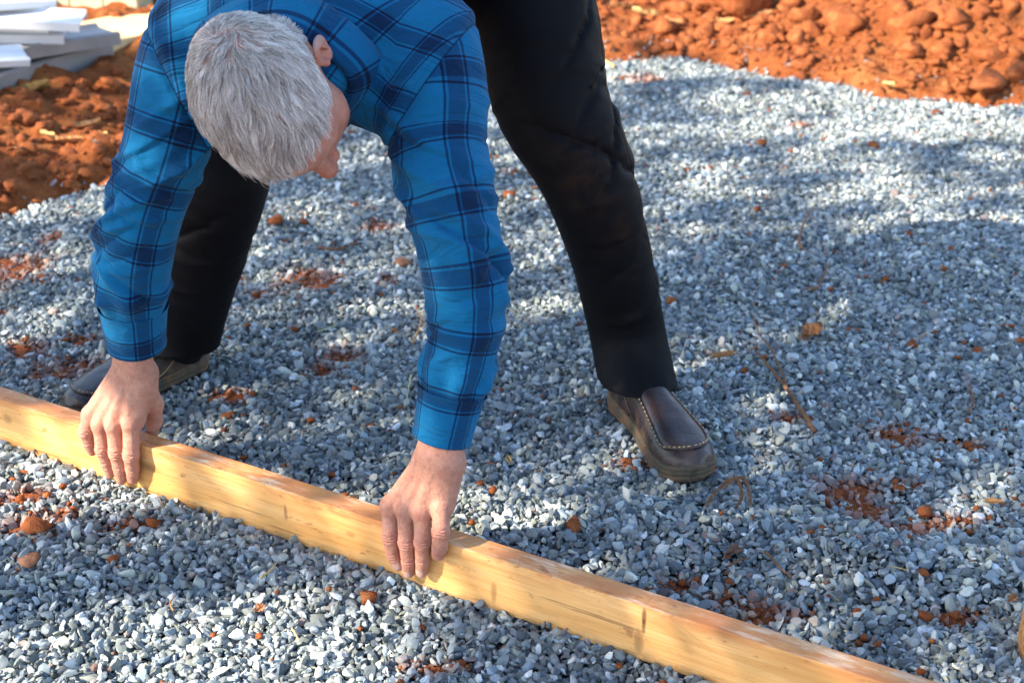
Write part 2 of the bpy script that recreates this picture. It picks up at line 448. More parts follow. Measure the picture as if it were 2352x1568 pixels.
def make_plaid():
    m = NT('plaid_flannel')
    uv = m.n('ShaderNodeUVMap'); uv.uv_map = 'UVMap'
    uv2 = m.n('ShaderNodeUVMap'); uv2.uv_map = 'UVArm'
    seam = m.attr('seam')                                               # metres past the armhole seam, positive on the sleeve
    mx = m.n('ShaderNodeMix', data_type='VECTOR'); m.L(m.math('GREATER_THAN', seam, 0.00001), mx.inputs[0]); m.L(uv.outputs[0], mx.inputs[4]); m.L(uv2.outputs[0], mx.inputs[5])
    UVX = mx.outputs[1]
    sep = m.n('ShaderNodeSeparateXYZ'); m.L(UVX, sep.inputs[0])
    PER = 0.086
    def band(x, off):
        f = m.math('FRACT', m.math('ADD', m.math('DIVIDE', x, PER), off))
        # plain | dark line | pale line | broad band | pale line | dark line | plain
        return m.ramp(f, [(0.0, 0.0), (0.310, 0.0), (0.322, 0.52), (0.345, 0.52), (0.357, 0.04), (0.375, 0.04), (0.390, 0.35), (0.610, 0.35), (0.625, 0.04), (0.643, 0.04), (0.655, 0.52), (0.678, 0.52), (0.690, 0.0)])
    bx, by = band(sep.outputs['X'], 0.0), band(sep.outputs['Y'], 0.13)
    t = m.math('ADD', bx, by)
    ob = m.vec('Object')
    w_ = m.noise(UVX, 520, 3, 0.6); mot = m.noise(ob, 16, 4)
    t = m.math('ADD', t, m.math('MULTIPLY', m.math('SUBTRACT', w_, 0.5), 0.16))
    c = m.ramp(t, [(0.0, (0.003, 0.105, 0.245)), (0.12, (0.003, 0.092, 0.220)), (0.40, (0.002, 0.040, 0.118)), (0.60, (0.002, 0.020, 0.066)), (0.9, (0.0015, 0.007, 0.028))])
    c = m.mix(m.ramp(mot, [(0.35, 0.0), (0.75, 0.22)]), c, m.mix(1.0, c, (1.5, 1.25, 1.15), 'MULTIPLY'))
    # armhole: a dark ditch and a row of topstitching on the body side
    sa = m.math('ABSOLUTE', m.math('SUBTRACT', seam, 0.0001))
    has = m.math('GREATER_THAN', m.math('ABSOLUTE', seam), 0.00002)
    line = m.math('MULTIPLY', has, m.ramp(m.math('MULTIPLY', sa, 100), [(0.06, 0.75), (0.16, 0.0)]))
    c = m.mix(line, c, (0.001, 0.010, 0.032))
    st_ = m.math('MULTIPLY', has, m.ramp(m.math('MULTIPLY', m.math('ABSOLUTE', m.math('ADD', seam, 0.008)), 100), [(0.03, 0.35), (0.08, 0.0)]))
    c = m.mix(st_, c, (0.003, 0.03, 0.085))
    fuz = m.noise(UVX, 1400, 2, 0.6)
    mp_ = m.n('ShaderNodeMapping'); m.L(UVX, mp_.inputs[0]); mp_.inputs['Rotation'].default_value = (0, 0, 0.75); mp_.inputs['Scale'].default_value = (9, 34, 1)
    cz = m.noise(mp_.outputs[0], 1.0, 3, 0.5, 0.8)
    cz = m.ramp(m.math('ABSOLUTE', m.math('SUBTRACT', cz, 0.5)), [(0.0, 0.0), (0.10, 0.75), (0.25, 1.0)])
    wr = m.math('ADD', m.noise(ob, 34, 3, 0.5, 0.3), m.math('MULTIPLY', cz, 0.55))
    nrm = m.bump(wr, 0.5, 0.009); nrm = m.bump(fuz, 0.25, 0.0006, nrm)
    m.b.inputs['Sheen Roughness'].default_value = 0.5
    m.b.inputs['Sheen Tint'].default_value = (0.35, 0.7, 1.0, 1)
    return m.out(c, 0.9, nrm, 0.12, None, 0.12)
def make_trouser():
    m = NT('black_work_cotton')
    uv = m.n('ShaderNodeUVMap'); uv.uv_map = 'UVMap'
    sep = m.n('ShaderNodeSeparateXYZ'); m.L(uv.outputs[0], sep.inputs[0])
    ob = m.vec('Object')
    n = m.noise(ob, 14, 5, 0.6); wv = m.noise(m.vec('UV', (1, 1, 1)), 900, 2)
    c = m.ramp(n, [(0.3, (0.0018, 0.0019, 0.0030)), (0.7, (0.0034, 0.0037, 0.0060))])
    mud = m.attr('mud')
    pat = m.ramp(m.noise(ob, 26, 6, 0.72, 0.5), [(0.44, 0.0), (0.64, 1.0)])
    c = m.mix(m.math('MULTIPLY', mud, pat), c, (0.040, 0.019, 0.009))
    # side seam: a thin dark ditch at u = 0
    sx = m.math('ABSOLUTE', sep.outputs['X'])
    seam = m.ramp(m.math('MULTIPLY', sx, 100), [(0.10, 1.0), (0.24, 0.0)])
    c = m.mix(seam, c, (0.002, 0.002, 0.003))
    edge = m.ramp(m.math('MULTIPLY', sx, 100), [(0.0, 0.0), (0.30, 1.0)])
    nrm = m.bump(edge, 0.8, 0.004)
    nrm = m.bump(m.noise(ob, 30, 3, 0.5, 0.2), 0.3, 0.006, nrm)
    nrm = m.bump(wv, 0.12, 0.0008, nrm)
    return m.out(c, 0.66, nrm, 0.12, None, 0.0)
def make_skin():
    m = NT('skin'); ob = m.vec('Object')
    red = m.attr('red'); nail = m.attr('nail'); scalp = m.attr('scalp')
    n1 = m.noise(ob, 52, 6, 0.72); n2 = m.noise(ob, 210, 4, 0.7); n3 = m.noise(ob, 900, 2, 0.5)
    c = m.ramp(n1, [(0.30, (0.40, 0.170, 0.112)), (0.52, (0.51, 0.245, 0.170)), (0.72, (0.59, 0.325, 0.240))])
    c = m.mix(m.ramp(n2, [(0.58, 0.0), (0.72, 0.45)]), c, (0.36, 0.135, 0.085))
    blot = m.ramp(m.noise(ob, 95, 5, 0.7), [(0.50, 0.0), (0.66, 0.5)])
    c = m.mix(blot, c, (0.47, 0.185, 0.135))
    c = m.mix(m.math('MULTIPLY', red, 0.95), c, (0.45, 0.150, 0.108))
    c = m.mix(m.math('MULTIPLY', scalp, 0.85), c, (0.46, 0.275, 0.235))
    c = m.mix(m.math('MULTIPLY', nail, 0.9), c, (0.60, 0.36, 0.29))
    m.b.inputs['Subsurface Radius'].default_value = (1.0, 0.35, 0.2)
    m.b.inputs['Subsurface Scale'].default_value = 0.006
    h = m.math('ADD', n2, m.math('MULTIPLY', n3, 0.6))
    nrm = m.bump(h, 0.8, 0.003)
    return m.out(c, m.math('SUBTRACT', 0.60, m.math('MULTIPLY', nail, 0.2)), nrm, 0.38, 0.06)
def make_hair():
    m = NT('grey_hair')
    t = m.attr('tone')
    c = m.ramp(t, [(0.0, (0.10, 0.088, 0.080)), (0.35, (0.30, 0.275, 0.255)), (0.7, (0.56, 0.535, 0.515)), (1.0, (0.82, 0.81, 0.80))])
    m.b.inputs['Anisotropic'].default_value = 0.4
    return m.out(c, 0.48, None, 0.45)
def simple(name, col, rough=0.6, spec=0.3, noise_scale=40, var=0.25, bump=0.0, bdist=0.002):
    m = NT(name); ob = m.vec('Object'); n = m.noise(ob, noise_scale, 5, 0.65)
    lo = tuple(x * (1 - var) for x in col); hi = tuple(min(1, x * (1 + var)) for x in col)
    c = m.ramp(n, [(0.3, lo), (0.7, hi)])
    return m.out(c, rough, m.bump(n, bump, bdist) if bump else None, spec)
def make_leather():
    m = NT('brown_leather'); ob = m.vec('Object')
    n = m.noise(ob, 22, 5, 0.6); f = m.noise(ob, 240, 3); d = m.noise(ob, 34, 6, 0.72, 0.4)
    c = m.ramp(n, [(0.3, (0.013, 0.0075, 0.009)), (0.7, (0.032, 0.0175, 0.0175))])
    sep = m.n('ShaderNodeSeparateXYZ'); m.L(ob, sep.inputs[0])
    low = m.ramp(sep.outputs['Z'], [(0.025, 0.9), (0.066, 0.08)])
    c = m.mix(m.math('MULTIPLY', low, m.ramp(d, [(0.40, 0.0), (0.60, 0.75)])), c, (0.17, 0.10, 0.055))
    nrm = m.bump(m.math('ADD', f, m.math('ADD', m.math('MULTIPLY', n, 2.0), d)), 0.45, 0.0022)
    return m.out(c, m.ramp(d, [(0.35, 0.24), (0.65, 0.48)]), nrm, 0.55)
def make_sole():
    m = NT('muddy_rubber_sole'); ob = m.vec('Object')
    d = m.noise(ob, 30, 6, 0.7); f = m.noise(ob, 160, 4, 0.7)
    c = m.ramp(d, [(0.32, (0.055, 0.048, 0.038)), (0.50, (0.105, 0.080, 0.053)), (0.66, (0.22, 0.100, 0.048))])
    c = m.mix(m.ramp(f, [(0.58, 0.0), (0.7, 0.5)]), c, (0.08, 0.068, 0.05))
    return m.out(c, 0.85, m.bump(f, 0.4, 0.002), 0.2)

M_dirt = make_dirt(); M_stone = make_stone(); M_clay = make_clay_bit(); M_claypale = make_clay_bit('pale_clay_flake', True)
M_beam = make_beam_wood(); M_plaid = make_plaid(); M_trouser = make_trouser(); M_skin = make_skin(); M_hair = make_hair()
M_leather = make_leather(); M_sole = make_sole()
M_thread = simple('tan_thread', (0.42, 0.29, 0.14), 0.8, 0.2)
M_twig = simple('twig_bark', (0.19, 0.095, 0.048), 0.85, 0.2, 120, 0.45, 0.5, 0.002)
M_leaf = simple('dry_leaf', (0.26, 0.115, 0.045), 0.7, 0.3, 60, 0.5, 0.4, 0.003)
M_straw = simple('dry_straw', (0.56, 0.38, 0.15), 0.7, 0.3, 50, 0.3)
M_pale_straw = simple('pale_green_straw', (0.55, 0.55, 0.27), 0.7, 0.3, 50, 0.3)
M_chip = simple('wood_chip', (0.42, 0.21, 0.085), 0.8, 0.2, 90, 0.4, 0.5, 0.002)
M_white = simple('white_vinyl', (0.66, 0.66, 0.67), 0.38, 0.45, 6, 0.06)
M_grey = simple('grey_vinyl', (0.27, 0.245, 0.235), 0.45, 0.4, 8, 0.14)
M_plank = simple('pale_pine_board', (0.72, 0.52, 0.27), 0.65, 0.3, 9, 0.18, 0.2, 0.003)
M_block = simple('cream_block', (0.50, 0.49, 0.33), 0.85, 0.2, 30, 0.16, 0.5, 0.004)
M_bark = simple('tree_bark', (0.14, 0.10, 0.075), 0.9, 0.15, 20, 0.4, 0.8, 0.02)
M_foliage = simple('tree_leaf', (0.055, 0.095, 0.028), 0.6, 0.3, 3, 0.4)
M_neck_shadow = simple('neck_shadow', (0.004, 0.03, 0.09), 0.95, 0.1)  # dark navy standing in for shadow inside the neck opening; not assigned

M_sock = simple('black_sock', (0.008, 0.008, 0.009), 0.95, 0.1, 200, 0.3)
M_armhair = simple('brown_arm_hair', (0.16, 0.095, 0.055), 0.6, 0.3)
# ------------------------------------------------------------------ ground, gravel
edge_px = [(-420, 640), (-160, 560), (0, 508), (60, 482), (130, 458), (190, 442), (250, 428), (620, 250), (1000, 165), (1378, 137), (1540, 135),
           (1680, 152), (1800, 178), (1957, 204), (2156, 236), (2352, 258), (2620, 290), (3000, 330)]
_E = np.array([at_z(*p)[:2] for p in edge_px])
def edge_y(x):
    return np.interp(x, _E[:, 0], _E[:, 1])
B0 = at_z(0, 1110 * K); B1 = at_z(1760 * K, 1707 * K)
BD = (B1 - B0) / np.linalg.norm(B1 - B0)                  # along the beam, to the right and nearer
BN = np.array([BD[1], -BD[0], 0.0]); BN = BN if BN[1] < 0 else -BN   # out of its near face
BEAM_H, BEAM_W = 0.0893, 0.034
def beam_ab(x, y):
    dx, dy = x - B0[0], y - B0[1]
    return dx * BD[0] + dy * BD[1], dx * BN[0] + dy * BN[1]
_ridge = np.array([at_z(*p)[:2] for p in [(1120, 1185), (1300, 1200), (1700, 1245), (2100, 1300), (2450, 1360), (2800, 1420)]])
def seg_dist(x, y, P):
    d = np.full(np.shape(x), 9.0)
    for a, b in zip(P[:-1], P[1:]):
        ab = b - a
        t = np.clip(((x - a[0]) * ab[0] + (y - a[1]) * ab[1]) / (ab @ ab), 0, 1)
        d = np.minimum(d, np.hypot(x - a[0] - t * ab[0], y - a[1] - t * ab[1]))
    return d
FOOT_L = (np.array([0.190, 2.225]), np.array([0.292, 1.935]))     # heel, toe of the foot at the right of the picture
FOOT_R = (np.array([-0.575, 2.375]), np.array([-0.757, 2.130]))
def gravel_z(x, y):
    p = np.stack([x, y, np.zeros_like(x)], -1)
    z = 0.010 * vnoise(p * 3.1, 5) + 0.006 * vnoise(p * 8.0, 9)
    z = z + 0.034 * np.exp(-(seg_dist(x, y, _ridge) / 0.075) ** 2)
    a, b = beam_ab(x, y)
    near = np.exp(-(np.maximum(np.abs(b + BEAM_W / 2) - 0.02, 0) / 0.05) ** 2)
    z = z * (1 - near) + 0.0045 * near
    for h, t in (FOOT_L, FOOT_R):
        k = np.exp(-(np.maximum(seg_dist(x, y, np.array([h, t])) - 0.05, 0) / 0.04) ** 2)
        z = z * (1 - k) + 0.0055 * k
    return z
patches = [(705, 640, 62, 20), (600, 676, 30, 9), (860, 522, 34, 11), (780, 816, 42, 13), (738, 852, 46, 13), (528, 905, 40, 16), (40, 622, 62, 34),
           (110, 560, 26, 10), (62, 800, 46, 17), (160, 846, 72, 17), (190, 782, 30, 9), (40, 1140, 46, 20), (70, 1205, 48, 26), (150, 1180, 40, 10),
           (290, 1205, 56, 13), (1950, 1122, 60, 30), (2005, 1180, 46, 34), (2065, 1000, 62, 16), (2110, 1215, 46, 13), (2190, 1190, 50, 15),
           (1565, 1340, 44, 13), (1770, 1400, 70, 20), (1650, 1372, 40, 10), (1810, 965, 30, 10), (2090, 1105, 26, 10), (985, 825, 26, 8), (890, 640, 18, 8),
           (1440, 1070, 26, 9), (1000, 1530, 60, 14), (2200, 1420, 40, 13), (1010, 672, 22, 9), (520, 640, 30, 8), (2230, 1010, 30, 10), (1480, 185, 40, 8), (1830, 285, 30, 6)]
PG = []
for (x, y, rx, ry) in patches:
    c = at_z(x, y)[:2]; PG.append((c[0], c[1], np.hypot(*(at_z(x + rx, y)[:2] - c)), np.hypot(*(at_z(x, y + ry)[:2] - c))))
PG = np.array(PG)
def patch_f(x, y, seed=3):
    """0..1, how much clay lies between the stones"""
    p = np.stack([x, y, np.zeros_like(x)], -1)
    n = 0.55 * vnoise(p * 38, seed) + 0.3 * vnoise(p * 90, seed + 1)
    f = np.zeros_like(x)
    for cx, cy, rx, ry in PG:
        q = np.hypot((x - cx) / rx, (y - cy) / max(ry, 0.012))
        f = np.maximum(f, np.clip(1.55 - q + n, 0, 1) * (q < 2.4))
    return f
def mound_z(x, y):
    e = edge_y(x)
    o = np.clip((y - e) / 0.12, 0, 1)                                 # 0 at the gravel's edge, 1 beyond it
    p = np.stack([x, y, np.zeros_like(x)], -1)
    right = np.clip((x - 0.55) / 0.9, 0, 1) * np.clip((y - e - 0.25) / 0.9, 0, 1)
    left = np.clip((-x - 0.4) / 0.5, 0, 1)
    lump = np.abs(vnoise(p * 6.5, 21)) * 0.055 + np.abs(vnoise(p * 15, 22)) * 0.030 + np.abs(vnoise(p * 34, 23)) * 0.014
    z = o * (0.012 + 0.03 * vnoise(p * 2.0, 20) + lump * (0.32 + 1.3 * right + 0.55 * left))
    z += right * 0.34 * (1 + 0.25 * vnoise(p * 1.6, 28))
    z += 0.010 * o * vnoise(p * 60, 24) * (0.5 + right)
    return z - (1 - o) * 0.034
# one sheet to the horizon: fine where the bare clay shows, coarse beyond
gx = np.unique(np.concatenate([np.linspace(-150, -4, 25), np.linspace(-4, -2.6, 20), np.arange(-2.6, 3.2, 0.016), np.linspace(3.2, 5, 24), np.linspace(5, 150, 25)]))
gy = np.unique(np.concatenate([np.linspace(-60, 1, 25), np.linspace(1, 2.9, 45), np.arange(2.9, 6.4, 0.016), np.linspace(6.4, 8, 30), np.linspace(8, 200, 40)]))
GX, GY = np.meshgrid(gx, gy, indexing='ij')
fx, fy = GX.ravel(), GY.ravel()
V = np.stack([fx, fy, mound_z(fx, fy)], -1)
ii = np.arange(len(gx) - 1)[:, None] * len(gy) + np.arange(len(gy) - 1)[None]
F = np.stack([ii, ii + len(gy), ii + len(gy) + 1, ii + 1], -1).reshape(-1, 4)
tag(obj('ground', mesh_np('ground', V, F), M_dirt), 'rough orange red clay soil around the gravel', kind='structure')

# fine stone dust under the gravel, with the clay that shows through it
bx = np.arange(-1.9, 2.6, 0.014); by = np.arange(0.9, 4.75, 0.014)
GX, GY = np.meshgrid(bx, by, indexing='ij'); fx, fy = GX.ravel(), GY.ravel()
pf = patch_f(fx, fy)
V = np.stack([fx, fy, gravel_z(fx, fy) - 0.017 + 0.014 * pf + 0.003 * vnoise(np.stack([fx, fy, fx * 0], -1) * 120, 41)], -1)
ii = np.arange(len(bx) - 1)[:, None] * len(by) + np.arange(len(by) - 1)[None]
F = np.stack([ii, ii + len(by), ii + len(by) + 1, ii + 1], -1).reshape(-1, 4)
inside = (fy < edge_y(fx) - 0.03) & (np.abs(fx) < 0.42 * fy + 0.55)
F = F[inside[F].all(1)]
m = NT('stone_dust'); ob_ = m.vec('Object')
nn = m.noise(ob_, 160, 5, 0.7)
cc = m.ramp(nn, [(0.3, (0.050, 0.052, 0.055)), (0.7, (0.12, 0.122, 0.125))])
n2 = m.noise(ob_, 60, 5, 0.7)
cl = m.ramp(n2, [(0.3, (0.19, 0.050, 0.020)), (0.7, (0.36, 0.115, 0.042))])
cc = m.mix(m.ramp(m.attr('clay'), [(0.15, 0.0), (0.5, 1.0)]), cc, cl)
M_bed = m.out(cc, 0.95, m.bump(m.math('ADD', nn, n2), 0.8, 0.006), 0.15)
me = mesh_np('gravel_bed', V, F); attr(me, 'clay', pf)
tag(obj('gravel_bed', me, M_bed), 'dark stone dust and clay showing between the gravel', kind='structure')

# crushed stone: a handful of chipped shapes, laid in two ragged layers
def ico(sub):
    import bmesh
    bm = bmesh.new(); bmesh.ops.create_icosphere(bm, subdivisions=sub, radius=1.0)
    V = np.array([v.co[:] for v in bm.verts]); F = np.array([[v.index for v in f.verts] for f in bm.faces]); bm.free()
    return V, F
ICO1, ICO2, ICO3 = ico(1), ico(2), ico(3)
def chipped(seed, base=ICO2, planes=9, sharp=80.0, rough=0.05):
    r = np.random.default_rng(seed)
    V = base[0]
    N = r.normal(size=(planes, 3)); N /= np.linalg.norm(N, axis=1)[:, None]
    D = r.uniform(0.50, 1.0, planes)
    q = np.maximum(V @ N.T, 1e-3) / D
    rad = 1.0 / (np.sum(q ** sharp, 1) ** (1 / sharp))
    rad = np.minimum(rad, 1.5)
    rad = rad * (1 + rough * vnoise(V * 2.2 + seed, seed))
    return V * rad[:, None], base[1]
stones = bpy.data.collections.new('gravel_shapes')
NV = 16
for i in range(NV):
    V, F = chipped(100 + i)
    V = V * np.array([1.08 + 0.42 * ((i * 7) % 5) / 4, 0.80 + 0.2 * ((i * 3) % 4) / 3, 0.48 + 0.30 * ((i * 5) % 6) / 5])
    o = bpy.data.objects.new('gravel_shape_%02d' % i, mesh_np('stone', V, F)); o.data.set_sharp_from_angle(angle=R(27)); o.data.materials.append(M_stone)
    stones.objects.link(o)
def lay(sp, dz, keep, seed):
    r = np.random.default_rng(seed)
    x, y = np.meshgrid(np.arange(-2.2, 2.7, sp), np.arange(1.02, 4.75, sp), indexing='ij')
    x = (x + r.uniform(-0.5, 0.5, x.shape) * sp * 1.0).ravel(); y = (y + r.uniform(-0.5, 0.5, y.shape) * sp * 1.0).ravel()
    e = edge_y(x) + 0.045 * vnoise(np.stack([x, y, x * 0], -1) * 11, 77) + 0.02 * r.normal(size=len(x))
    dep = y * CP + CAM_H * SP
    ok = (y < e) & (np.abs(x) < 0.36 * dep + 0.30) & (r.random(len(x)) < keep)
    a, b = beam_ab(x, y)
    if dz > -0.008: ok &= ~((b < 0.001) & (b > -BEAM_W - 0.001))
    for h, t in (FOOT_L, FOOT_R):
        if dz > -0.008: ok &= seg_dist(x, y, np.array([h + (t - h) * 0.12, t - (t - h) * 0.12])) > 0.033
    pf = patch_f(x, y)
    ok &= r.random(len(x)) > pf * 0.80
    x, y, pf = x[ok], y[ok], pf[ok]
    z = gravel_z(x, y) + dz + r.normal(0, 0.0034, len(x))
    return np.stack([x, y, z], -1), pf
def vn2(P, s, seed): return vnoise(np.stack([P[:, 0] * s, P[:, 1] * s, P[:, 0] * 0], -1), seed)
pts, pfs = zip(lay(0.0081, -0.0080, 1.0, 1), lay(0.0078, -0.0022, 0.82, 2), lay(0.017, 0.0032, 0.60, 3))
stray_n = 260                                                           # a few stones strayed onto the clay
sx = rng.uniform(-1.7, 2.2, stray_n); sy = edge_y(sx) + np.abs(rng.normal(0, 0.09, stray_n))
pts = np.concatenate(list(pts) + [np.stack([sx, sy, mound_z(sx, sy) + 0.004], -1)]); pfs = np.concatenate(list(pfs) + [np.full(stray_n, 0.5)])
n = len(pts)
me = bpy.data.meshes.new('gravel'); me.vertices.add(n); me.vertices.foreach_set('co', pts.astype(np.float32).ravel())
size = np.clip(rng.lognormal(math.log(0.0053), 0.30, n), 0.0024, 0.0100)
size = np.where(rng.random(n) < .22, size * rng.uniform(.45, .75, n), size)
tone = np.clip(0.50 + 0.18 * rng.normal(size=n) + 0.07 * vn2(pts, 7.0, 61), 0.02, 0.99)
tone = np.where(rng.random(n) < 0.07, rng.uniform(0.80, 1.0, n), tone)
hue = np.clip(rng.random(n), 0, 1)
dust = np.clip(pfs * 1.0 + (rng.random(n) < 0.02) * rng.uniform(0.2, 0.7, n) + 0.06 * rng.random(n), 0, 1)
rot = np.stack([rng.normal(0, 0.65, n), rng.normal(0, 0.65, n), rng.uniform(0, 6.283, n)], -1)
for nm, d in (('size', size), ('tone', tone), ('hue', hue), ('dust', dust)): attr(me, nm, d)
a_ = me.attributes.new('rot', 'FLOAT_VECTOR', 'POINT'); a_.data.foreach_set('vector', rot.astype(np.float32).ravel())
a_ = me.attributes.new('shape', 'INT', 'POINT'); a_.data.foreach_set('value', rng.integers(0, NV, n).astype(np.int32))
me.materials.append(M_stone)
gravel = obj('gravel', me)
tag(gravel, 'bed of crushed blue grey stone gravel under the beam', 'gravel', kind='stuff')
def scatter_nodes(coll):
    g = bpy.data.node_groups.new('scatter', 'GeometryNodeTree')
    g.interface.new_socket('Geometry', in_out='INPUT', socket_type='NodeSocketGeometry')
    g.interface.new_socket('Geometry', in_out='OUTPUT', socket_type='NodeSocketGeometry')
    N = g.nodes; L = g.links.new
    gi, go = N.new('NodeGroupInput'), N.new('NodeGroupOutput')
    mp = N.new('GeometryNodeMeshToPoints')
    ci = N.new('GeometryNodeCollectionInfo'); ci.inputs['Collection'].default_value = coll
    ci.inputs['Separate Children'].default_value = True; ci.inputs['Reset Children'].default_value = True
    ip = N.new('GeometryNodeInstanceOnPoints'); ip.inputs['Pick Instance'].default_value = True
    def na(name, t):
        a = N.new('GeometryNodeInputNamedAttribute'); a.data_type = t; a.inputs['Name'].default_value = name; return a.outputs['Attribute']
    L(gi.outputs[0], mp.inputs['Mesh']); L(mp.outputs[0], ip.inputs['Points']); L(ci.outputs[0], ip.inputs['Instance'])
    L(na('shape', 'INT'), ip.inputs['Instance Index'])
    er = N.new('FunctionNodeEulerToRotation'); L(na('rot', 'FLOAT_VECTOR'), er.inputs[0]); L(er.outputs[0], ip.inputs['Rotation'])
    L(na('size', 'FLOAT'), ip.inputs['Scale']); L(ip.outputs[0], go.inputs[0])
    return g
gravel.modifiers.new('scatter', 'NODES').node_group = scatter_nodes(stones)

# ------------------------------------------------------------------ beam
def beam_mesh(L0, L1, w_, h_, n=60):
    """rounded rectangular timber along x, slightly uneven"""
    prof = []
    rr = 0.0020
    for cx, cy, a0 in ((w_ / 2 - rr, h_ - rr, 0), (-w_ / 2 + rr, h_ - rr, 90), (-w_ / 2 + rr, rr, 180), (w_ / 2 - rr, rr, 270)):
        for k in range(4):
            a = R(a0 + k * 30); prof.append((cx + rr * math.cos(a), cy + rr * math.sin(a)))
    prof = np.array(prof); k = len(prof)
    xs = np.linspace(L0, L1, n)
    V = []
    for x in xs:
        wob = 0.0012 * vnoise(np.array([[x * 4, j * 0.9, 0] for j in range(k)], np.float32), 5)
        V.append(np.column_stack([np.full(k, x), prof * (1 + wob[:, None] * 6)]))
    V = np.concatenate(V)
    i = np.arange(n - 1)[:, None] * k; j = np.arange(k)[None]
    F = [tuple(f) for f in np.stack([i + j, i + (j + 1) % k, i + k + (j + 1) % k, i + k + j], -1).reshape(-1, 4).tolist()]
    F += [tuple(range(k))[::-1], tuple((n - 1) * k + q for q in range(k))]
    return V, F
V, F = beam_mesh(-0.9, 2.7, BEAM_W, BEAM_H)
me = mesh_np('wooden_beam', V, F, True); 
beam = obj('wooden_beam', me, M_beam)
bc = B0 - BN * BEAM_W / 2
beam.location = (bc[0], bc[1], 0.002); beam.rotation_euler = (0, 0, math.atan2(BD[1], BD[0]))
me.set_sharp_from_angle(angle=R(40)) if hasattr(me, 'set_sharp_from_angle') else None
tag(beam, 'long orange pine beam smeared with red clay, laid on edge on the gravel', 'beam')
def beam_pt(a, b, c):                                                   # a along, b out of the near face, c up
    return B0 + BD * a + BN * b + np.array([0, 0, c + 0.002])
# ------------------------------------------------------------------ the man
def dp(x, y, Y, *r): return [*at_y(x, y, Y), *r]
LAT = np.array([0.96, -0.27, 0.0]); LAT /= np.linalg.norm(LAT)          # from his right shoulder to his left
# sleeves, shoulder to cuff: arm at the picture's right (his left) and at its left (his right)
armL = Tube([dp(985, 90, 1.90, .068), dp(1000, 200, 1.865, .070), dp(1006, 320, 1.83, .067), dp(1028, 430, 1.79, .0615), dp(1049, 530, 1.765, .060), dp(1068, 640, 1.745, .0575),
             dp(1070, 730, 1.735, .053), dp(1058, 810, 1.725, .0500), dp(1041, 885, 1.715, .0455), dp(1015, 1000, 1.70, .0400)], (0, -1, 0.2), 34)
armR = Tube([dp(462, 60, 1.985, .068), dp(430, 150, 1.97, .070), dp(400, 270, 1.95, .066), dp(372, 370, 1.935, .060), dp(338, 460, 1.925, .0565), dp(318, 540, 1.925, .0555),
             dp(306, 610, 1.93, .0555), dp(304, 680, 1.935, .0490), dp(312, 785, 1.945, .0435)], (0, -1, 0.2), 34)
torso = Tube([[-.20, 2.42, .83, .17, .125], [-.22, 2.22, .845, .18, .128], [-.25, 2.06, .805, .190, .122], [-.272, 1.94, .755, .165, .098], [-.282, 1.87, .725, .10, .072]], LAT, 20)
foldL = [(.285, -.9, -.05, .011, 1.1, .0055), (.305, -.8, -.055, .007, 1.2, -.012), (.33, -.7, -.045, .011, 1.1, .005), (.225, .9, -.07, .013, 1.2, .006), (.165, .3, -.06, .008, 1.2, -.008), (.46, -1.0, .04, .008, 1.0, -.009), (.485, -.9, .04, .010, 1.0, .008), (.40, 1.0, .045, .008, 1.0, -.008), (.20, .3, -.045, .010, 1.3, .007), (.245, .5, -.05, .009, 1.2, .0075), (.275, .2, -.03, .010, 1.1, .006), (.335, -.3, .02, .009, 1.0, -.006), (.37, .4, .03, .010, .9, .005),
         (.43, 0.2, .035, .010, 1.0, .005), (.50, -.4, -.02, .012, .8, .005), (.30, -1.2, .03, .008, .7, -.007), (.12, .9, -.06, .012, 1.0, .006)] + rand_folds(34, .05, .56, 3, (.0025, .0055), (.005, .010))
foldR = [(.245, .9, .06, .011, 1.2, .0055), (.268, .8, .06, .007, 1.2, -.012), (.29, .7, .055, .010, 1.1, .005), (.315, .5, .05, .007, 1.2, -.0055), (.20, -.4, .06, .012, 1.1, .006), (.155, -.2, .05, .008, 1.2, -.009), (.40, -.6, -.035, .008, 1.0, -.009), (.42, .6, .03, .010, 1.0, .008), (.17, .2, .05, .010, 1.2, .006), (.22, .0, .055, .009, 1.3, .0075), (.265, .2, .05, .009, 1.2, .007), (.30, .5, .035, .009, 1.1, .007), (.335, 0.2, .03, .010, 1.0, -.006), (.37, .4, -.03, .009, 1.0, .006),
         (.43, .2, -.02, .010, .9, .006), (.10, -.4, .06, .012, 1.0, .006)] + rand_folds(32, .05, .48, 4, (.0025, .0055), (.005, .010))
SHL, SHR = armL.P[5].astype(float), armR.P[5].astype(float)
NECK = np.array(at_y(655, 165, 1.88))
def arm_d(p, A, fl):
    rho, s, th, rad = A.query(p)
    win = np.clip((s - 0.03) / 0.05, 0, 1) * np.clip((A.s[-1] - 0.075 - s) / 0.03, 0, 1)
    # cloth gathers just above the cuff
    gath = (0.0040 * np.cos(th * 7 + 1.3) + .0035) * np.exp(-((s - (A.s[-1] - 0.092)) / 0.022) ** 2)
    return rho - rad - folds(s, th, fl) * win * 1.0 - gath, s, th
SEAML = (np.array(at_y(985, 175, 1.80)), CRIGHT * .817 - CUP * .577)     # armhole seams: point, direction into the sleeve
SEAMR = (np.array(at_y(385, 180, 1.90)), -CRIGHT * .90 - CUP * .437)
def seam_t(p, S): return (p - S[0].astype(np.float32)) @ S[1].astype(np.float32)
def torso_d(p):
    rho, s, th, rad = torso.query(p)
    d = (rho - rad) * 0.8
    d = smin(d, s_cone(p, NECK + [0, .05, 0], SHL + [-.02, .04, .0], .060, .062), .05)
    d = smin(d, s_cone(p, NECK + [0, .05, 0], SHR + [.02, .03, .0], .060, .062), .05)
    d = d - 0.006 * fbm(p * np.float32(11.0), 2, 71)
    return d
